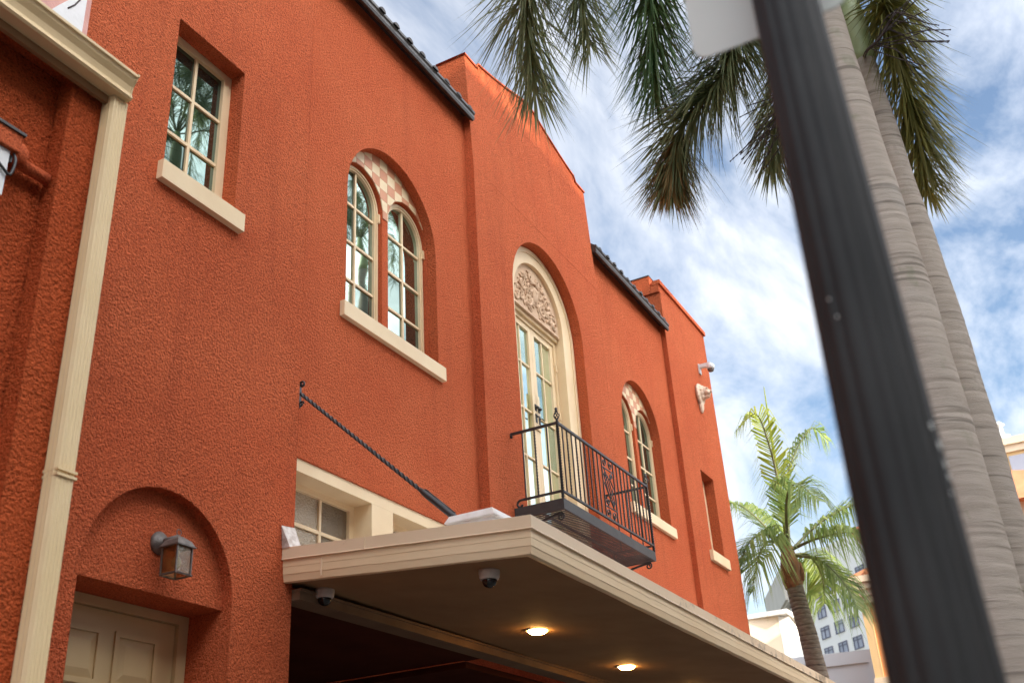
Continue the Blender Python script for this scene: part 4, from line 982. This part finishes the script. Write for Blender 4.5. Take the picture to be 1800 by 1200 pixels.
frond(P1, [c1, (5.25, .95, 7.75), (5.08, 1.30, 7.25), (5.10, 1.38, 6.75), (5.25, 1.46, 6.4), (5.40, 1.55, 6.12)], 950, .50, 'plume', 'frond_light', rg, 'fresh green frond left of the sign', droop=.25)
for (ex, ey, ez) in ((.9, -1.2, 8.2), (-1.0, -1.0, 8.4), (-1.5, .3, 8.3), (1.6, -.4, 8.6), (.3, .4, 9.3)):
    frond(P1, [c1, (5.48+ex*.5, .43+ey*.5, ez+.35), (5.48+ex, .43+ey, ez), (5.48+ex*1.35, .43+ey*1.35, ez-.9)], 330, .42, 'plume', 'frond', rg, droop=.25)
P2 = thing('palm_tree', (6.0, .26, .13), 'farther of the two grey ringed palms, with pale green crownshaft', 'palm tree', 'foxtail palms at the kerb')
ringed_trunk(P2, [(6.02, .27, .13, .20), (6.02, .27, 2.2, .175), (6.0, .265, 3.4, .165), (6.0, .265, 4.4, .145), (6.0, .265, 5.3, .10), (6.0, .27, 6.25, .07)], rg)
part('crownshaft', 'shaft', P2, lambda b: b.lathe((6.0, .27, 6.22), [(.068, 0), (.082, .06), (.085, .3), (.07, .6), (.04, .9)], 20))
c2 = (6.0, .25, 7.05)
frond(P2, [c2, (6.02, .10, 7.25), (6.05, .0, 6.95), (5.95, .06, 6.55), (6.14, .06, 6.15), (6.3, .07, 5.85), (6.42, .10, 5.62), (6.52, .12, 5.46)], 1200, .46, 'plume', 'frond_yellow', rg, 'olive frond hanging behind the trunks', droop=.2)
frond(P2, [c2, (6.0, .5, 7.25), (6.0, .66, 6.85), (6.1, .78, 6.5), (6.2, .88, 6.36), (6.46, 1.07, 6.0)], 800, .42, 'plume', 'frond', rg, droop=.3)
for (ex, ey, ez) in ((1.3, .6, 8.9), (.9, -.9, 8.9), (.1, -1.4, 8.4), (-.9, -1.0, 8.2)):
    frond(P2, [c2, (6+ex*.5, .25+ey*.5, ez+.3), (6+ex, .25+ey, ez), (6+ex*1.35, .25+ey*1.35, ez-.9)], 330, .42, 'plume', 'frond', rg, droop=.25)
def spray(parent, stem, tips, rng):
    def fn(b):
        S = bez(stem, 10); b.tube(S, [.012*(1-.05*i) for i in range(11)], 6)
        for tx in tips:
            for q in range(3):
                s = S[rng.randint(3, 10)]; e = Vector(tx)+Vector([rng.uniform(-.10, .10) for _ in range(3)])
                mid = s.lerp(e, .5)+Vector([rng.uniform(-.04, .04) for _ in range(3)])
                pts = bez([s, mid, e], 16); b.tube(pts, [.0025 if i % 2 else .0048 for i in range(17)], 5)
    return part('flower_stalk', 'spike', parent, fn)
spray(P2, [(6.0, .26, 6.25), (5.9, .45, 6.2), (5.80, .70, 6.0), (5.72, .92, 5.80)], [(5.65, 1.08, 5.84), (5.63, 1.14, 5.6), (5.77, 1.08, 5.62), (5.82, 1.04, 5.57), (5.92, .96, 5.69), (5.84, .98, 5.81)], rg)
spray(P2, [(5.97, .26, 6.25), (5.75, .22, 6.12), (5.6, .12, 6.06), (5.52, .0, 6.14)], [(5.68, -.23, 6.06), (5.71, -.19, 5.97), (5.59, -.17, 6.16), (5.79, -.04, 5.92), (5.51, -.06, 6.2), (5.61, -.05, 6.01)], rg)
# coconut palm beyond the building
P3 = thing('coconut_palm', (17.6, 3.8, .1), 'sunlit coconut palm with a leaning ringed trunk beyond the tower', 'palm tree')
ringed_trunk(P3, [(17.64, 3.6, .0, .22), (17.60, 3.78, 3.2, .165), (17.59, 3.83, 4.12, .155), (17.58, 3.88, 4.84, .145), (17.56, 3.94, 5.45, .14), (17.56, 3.96, 5.9, .13)], rg, 'coco_trunk', 20, .012)
def husk(b):
    b.lathe((17.56, 3.96, 5.55), [(.14, 0), (.16, .08), (.155, .22), (.17, .36), (.14, .5), (.10, .68), (.05, .8)], 18)
    for i in range(6):
        a = i*2.4; z = 5.6+.035*i
        b.tube([(17.56+.13*math.cos(a), 3.96+.13*math.sin(a), z), (17.56+.17*math.cos(a), 3.96+.17*math.sin(a), z+.14), (17.56+.17*math.cos(a), 3.96+.17*math.sin(a), z+.3)], [.06, .045, .015], 6)
part('husk', 'coco_husk', P3, husk)
CF = dict(upleft=[[17.56, 3.96, 6.2], [17.57, 3.91, 7.37], [17.36, 3.91, 8.09], [17.14, 3.99, 8.54], [16.96, 4.31, 8.27]],
 upright=[[17.57, 3.93, 6.2], [17.8, 3.81, 7.41], [18.05, 3.59, 8.07], [18.31, 3.29, 8.5], [18.44, 3.08, 8.24]],
 right=[[17.58, 3.89, 6.2], [17.97, 3.44, 6.66], [18.37, 2.93, 6.98], [18.61, 2.67, 7.02]],
 rlow=[[17.57, 3.9, 6.2], [17.38, 3.36, 6.26], [17.18, 2.78, 6.18], [17.12, 2.47, 5.88]],
 lowr=[[17.57, 3.9, 6.11], [17.46, 3.45, 5.91], [17.32, 3.13, 5.49], [17.25, 2.96, 5.0]],
 left=[[17.55, 4.01, 6.2], [17.88, 4.34, 6.76], [18.19, 4.76, 7.29], [18.29, 5.14, 7.51]],
 leftlow=[[17.55, 4.01, 6.2], [17.0, 4.15, 6.38], [16.63, 4.39, 6.13], [16.46, 4.63, 5.49]],
 leftlow2=[[17.55, 4.0, 6.17], [16.92, 4.05, 6.23], [16.48, 4.17, 5.92], [16.33, 4.34, 5.33]],
 mid=[[17.56, 3.95, 6.2], [17.0, 3.7, 6.86], [16.65, 3.42, 7.0], [16.42, 3.07, 6.57]],
 lowr2=[[17.57, 3.92, 6.11], [18.12, 3.75, 6.2], [18.44, 3.65, 5.91], [18.53, 3.71, 5.44]])
for k_, pts in CF.items():
    young = k_ in ('upleft',)
    frond(P3, pts, 120, .78 if k_ not in ('upleft', 'upright') else .62, 'pinnate', 'coco_young' if young else 'coco_leaf', rg, w=.030, droop=1.05 if k_ in ('rlow', 'upleft', 'upright') else .8, r0=.03, start=.2)
part('spear_leaf', 'coco_young', P3, lambda b: b.tube([[17.56, 3.95, 6.2], [17.57, 3.9, 7.47], [17.58, 3.88, 8.53], [17.58, 3.86, 9.2]], [.035, .03, .02, .006], 6))
# three taller street palms out of frame to the right: they throw the frond shadows on the parapet and show in the panes
for (tx, ty, tz, lb, nfr) in ((7.7, -2.7, 13.1, 'tall street palm out of frame whose crown shades the parapet', 9), (10.8, -3.0, 13.9, 'tall street palm out of frame, second along the kerb', 16), (19.2, -4.9, 17.0, 'taller street palm out of frame, farther along the kerb', 18)):
    P4 = thing('palm_tree', (tx, ty, .13), lb, 'palm tree', 'foxtail palms at the kerb')
    ringed_trunk(P4, [(tx, ty, .13, .2), (tx, ty, 6, .17), (tx, ty, tz-1.1, .12)], rg, n=14)
    part('crownshaft', 'shaft', P4, lambda b: b.lathe((tx, ty, tz-1.15), [(.12, 0), (.13, .2), (.1, .8), (.05, 1.1)], 14))
    for i in range(nfr):
        a = i*2.39996; e = 1.5+rg.uniform(-.2, .3); zz_ = tz+.1+rg.uniform(-.4, 1.1); dx, dy = math.cos(a)*e, math.sin(a)*e
        frond(P4, [(tx, ty, tz-.1), (tx+dx*.5, ty+dy*.5, zz_+.6), (tx+dx, ty+dy, zz_+.1), (tx+dx*1.2, ty+dy*1.2, zz_-1.2)], 330, .5, 'plume', 'frond', rg, droop=.3)

# ================================================================== FAR BUILDINGS
K = 2.5
def far(p): return Vector((p[0]*K, p[1]*K, 1.5+(p[2]-1.5)*K))
H_ = thing('white_hotel', far((68.3, 15.4, 1.5))*Vector((1, 1, 0)) if False else (170.75, 38.5, 0), 'white multi-storey hotel with square windows behind the coconut palm', 'building')
d1 = Vector((.711, .703)); d2 = Vector((math.cos(R(22.9)), math.sin(R(22.9)))); Bc = Vector((170.75, 38.5))
A_ = Bc-d1*26; C_2 = Bc+d2*24; top = 44.6
def hot(b):
    P_ = [A_, Bc, C_2, C_2+Vector((30, -28)), A_+Vector((30, -20))]; n = len(P_)
    b.add([(p.x, p.y, 0) for p in P_]+[(p.x, p.y, top) for p in P_], [(i, (i+1) % n, (i+1) % n+n, i+n) for i in range(n)]+[tuple(range(n, 2*n))])
part('walls', 'hotel_white', H_, hot)
nf1 = Vector((-.703, .711)); nf2 = Vector((-d2.y, d2.x))
def face_box(b, o2, d, nrm, s0, s1, z0, z1, out0, out1):
    c = [o2+d*s0+nrm*out0, o2+d*s1+nrm*out0, o2+d*s1+nrm*out1, o2+d*s0+nrm*out1]
    b.add([(p.x, p.y, z) for z in (z0, z1) for p in c], [(0, 1, 2, 3), (4, 7, 6, 5), (0, 4, 5, 1), (1, 5, 6, 2), (2, 6, 7, 3), (3, 7, 4, 0)])
part('cornice', 'hotel_beige', H_, lambda b: (face_box(b, Bc, d2, nf2, 2, 24, top-5.2, top-4.9, .02, .9), face_box(b, Bc, d2, nf2, 2, 24, top-4.9, top+.4, .02, 1.3)))
def hwin(o2, d, nrm, s0, s1, z0, z1):
    wv = MB(); face_box(wv, o2, d, nrm, s0, s1, z0, z1, .02, .06); wo = wv.build('window', 'far_glass', H_)
    fb = MB(); t = .12; sm_ = (s0*.45+s1*.55); zm = z0+(z1-z0)*.72
    for a, c, e, f in ((s0, s1, z0, z0+t), (s0, s1, z1-t, z1), (s0, s0+t, z0, z1), (s1-t, s1, z0, z1), (sm_-t/2, sm_+t/2, z0, z1), (s0, s1, zm-t/2, zm+t/2)): face_box(fb, o2, d, nrm, a, c, e, f, .06+rnd.uniform(.005, .03), .14+rnd.uniform(0, .02))
    fo = fb.build('window_frame', 'far_frame'); fo.parent = wo
for ci in range(6):
    s1 = -(68.3-66.76)/.711*K - ci*1.565*K; s0 = s1-.92*K
    for ri in range(7):
        z1 = 1.5+(16.72-1.5-ri*1.225)*K; z0 = z1-.71*K
        hwin(Bc, d1, nf1, s0, s1, z0, z1)
for ci in range(7):
    s0 = (.35+ci*1.62)*K
    for ri in range(6):
        z1 = 1.5+(17.3-1.5-ri*1.2)*K; hwin(Bc, d2, nf2, s0, s0+.62*K, z1-.75*K, z1)
CBd = thing('cream_building', (44, 11, 0), 'plain cream stair-tower block between the stucco tower and the hotel', 'building')
part('walls', 'cream_wall', CBd, lambda b: b.add([(43.45, 11.9, 0), (43.7, 10.72, 0), (46.5, 11.0, 0), (46.3, 12.4, 0), (43.45, 11.9, 10.6), (43.7, 10.72, 10.6), (46.5, 11.0, 10.6), (46.3, 12.4, 10.6)], [(0, 1, 5, 4), (1, 2, 6, 5), (2, 3, 7, 6), (3, 0, 4, 7), (4, 5, 6, 7)]))
part('lit_side_return', 'white_wall', CBd, lambda b: b.add([(43.705, 10.71, 0), (43.9, 10.34, 0), (46.9, 10.6, 0), (46.5, 10.99, 0), (43.705, 10.71, 10.58), (43.9, 10.34, 10.58), (46.9, 10.6, 10.58), (46.5, 10.99, 10.58)], [(0, 1, 5, 4), (1, 2, 6, 5), (2, 3, 7, 6), (3, 0, 4, 7), (4, 5, 6, 7)]))  # white instead of cream: light falling on this side is put into the colour
part('roof_edge', 'white_wall', CBd, lambda b: b.box(43.38, 46.6, 10.25, 12.5, 10.601, 10.78))
GB = thing('grey_building', (30, 6, 0), 'low pale grey building with recessed panel behind the palm trunk', 'building')
part('walls', 'grey_wall', GB, lambda b: b.add([(29.0, 9.5, 0), (29.62, 4.8, 0), (36, 5.2, 0), (36, 10, 0), (29.0, 9.5, 6.5), (29.62, 4.8, 6.44), (36, 5.2, 6.44), (36, 10, 6.5)], [(0, 1, 5, 4), (1, 2, 6, 5), (2, 3, 7, 6), (3, 0, 4, 7), (4, 5, 6, 7)]))
def gpan(b):
    q = Vector((.62, -4.7)).normalized(); nn = Vector((-q.y*-1, q.x*-1)); nn = Vector((q.y, -q.x)); o2 = Vector((29.0, 9.5))
    for s0, s1, z0, z1 in ((0, 4.75, 6.22, 6.44), (2.98, 3.14, 5.98, 6.219), (3.141, 4.58, 6.12, 6.2195), (4.45, 4.74, 0, 6.119), (0, .2, 0, 6.219)): face_box(b, o2, q, nn, s0, s1, z0, z1, -.01, .06)
part('raised_border', 'grey_wall', GB, gpan)
OB = thing('apricot_building', (25.5, 2.5, 0), 'apricot building with moulded cornice and clay tile roof behind the lamp post', 'building')
part('walls', 'orange_wall', OB, lambda b: b.box(24.7, 30, -3, 4.08, 0, 6.7))
part('corner_pilaster', 'yellow_wall', OB, lambda b: b.box(24.63, 24.85, 3.98, 4.16, 0, 6.6))
part('cornice', 'cream_wall', OB, lambda b: [b.box(24.55-i*.07, 30, -3.1, 4.2+i*.05, 6.6+i*.14, 6.739+i*.14) for i in range(4)])
part('band', 'cream_wall', OB, lambda b: b.box(24.6, 30, -3.05, 4.19, 4.85, 5.0))
part('attic', 'cream_wall', OB, lambda b: b.box(25.0, 29.6, -2.6, 3.82, 7.17, 8.3))
ob = MB(); ob.add([(24.5, -3.1, 7.165), (24.5, 4.4, 7.165), (25.3, 3.75, 7.60), (25.3, -2.6, 7.60)], [(0, 1, 2, 3)]); ob.add([(24.7, -2.9, 8.302), (24.7, 4.1, 8.302), (30, 4.1, 8.302), (30, -2.9, 8.302), (26.5, 1.0, 9.6), (28.5, 1.0, 9.6)], [(0, 1, 4), (1, 2, 5, 4), (2, 3, 5), (3, 0, 4, 5), (0, 3, 2, 1)])
ro = ob.build('roof', 'clay', OB)
for i in range(26):
    y = -3.0+i*.275
    rbm = MB(); rbm.tube([(24.45, y, 7.19), (25.3, y*.93+.0, 7.62)], .07, 6); sub_o = rbm.build('roof_tile', 'clay'); sub_o.parent = ro
HB = thing('yellow_hotel', (42, -8, 0), 'tall pale yellow hotel at the right edge behind the palm trunks', 'building')
part('walls', 'yellow_wall', HB, lambda b: b.box(40, 52, -20, .85, 0, 14.45))
part('cornice', 'cream_wall', HB, lambda b: (b.box(39.8, 52.2, -20.2, 1.02, 14.451, 14.72), b.box(39.9, 52.1, -20.1, .93, 14.2, 14.449)))
part('roof_vent', 'white', HB, lambda b: (b.lathe((40.6, .65, 14.72), [(.3, 0), (.3, .3), (.1, .32), (.1, .7), (.2, .75), (.05, .9)], 12)))
part('ledge', 'cream_wall', HB, lambda b: [b.box(39.85, 40.05, -20, .95, z, z+.28) for z in (12.95, 9.9, 6.8)])
for y0 in [.62-i*1.9 for i in range(9)]:
    for z0, z1 in ((13.32, 14.06), (12.2, 12.9), (10.25, 11.6), (7.2, 8.5), (4.2, 5.5)):
        wv = MB(); wv.box(39.96, 40.02, y0-1.45, y0, z0, z1); wo = wv.build('window', 'far_glass', HB)
        fb = MB(); fb.box(39.93, 39.97, y0-.75, y0-.70, z0, z1); fb.box(39.935, 39.972, y0-1.45, y0, z0-.04, z0+.03); fo = fb.build('window_frame', 'far_frame'); fo.parent = wo
# the long block across the street, behind the viewer: it is what shades this side of the street
OP = thing('opposite_block', (2.8, -18, 0), 'tall brick block across the street behind the viewer', 'building')
OH = 18.15
part('walls', 'brick', OP, lambda b: b.box(-30, 12.6, -26, -13.5, 0, OH))
part('cornice', 'brick', OP, lambda b: b.box(-30.1, 12.75, -26.1, -13.35, OH+.001, OH+.3))
wb = None
for i in range(14):
    for j in range(6):
        if wb is None: q = MB(); q.box(0, 1.3, -.05, .05, 0, 1.8); wb = q.build('window', 'far_glass', OP); o = wb
        else: o = wb.copy(); col.objects.link(o)
        o.location = Vector((-28.6+i*2.95, -13.5, 1.3+j*2.85)) - BASES[OP.name]
LB = thing('low_shade_block', (29, -18, 0), 'added low brick block across the street that cuts low light on the facade', 'building')  # unseen, put in to darken the soffit and lower wall
part('walls', 'brick', LB, lambda b: b.box(12.76, 46, -24, -13.6, 0, 7.4))
part('parapet', 'brick', LB, lambda b: b.box(12.77, 46.1, -24.1, -13.5, 7.401, 7.8))
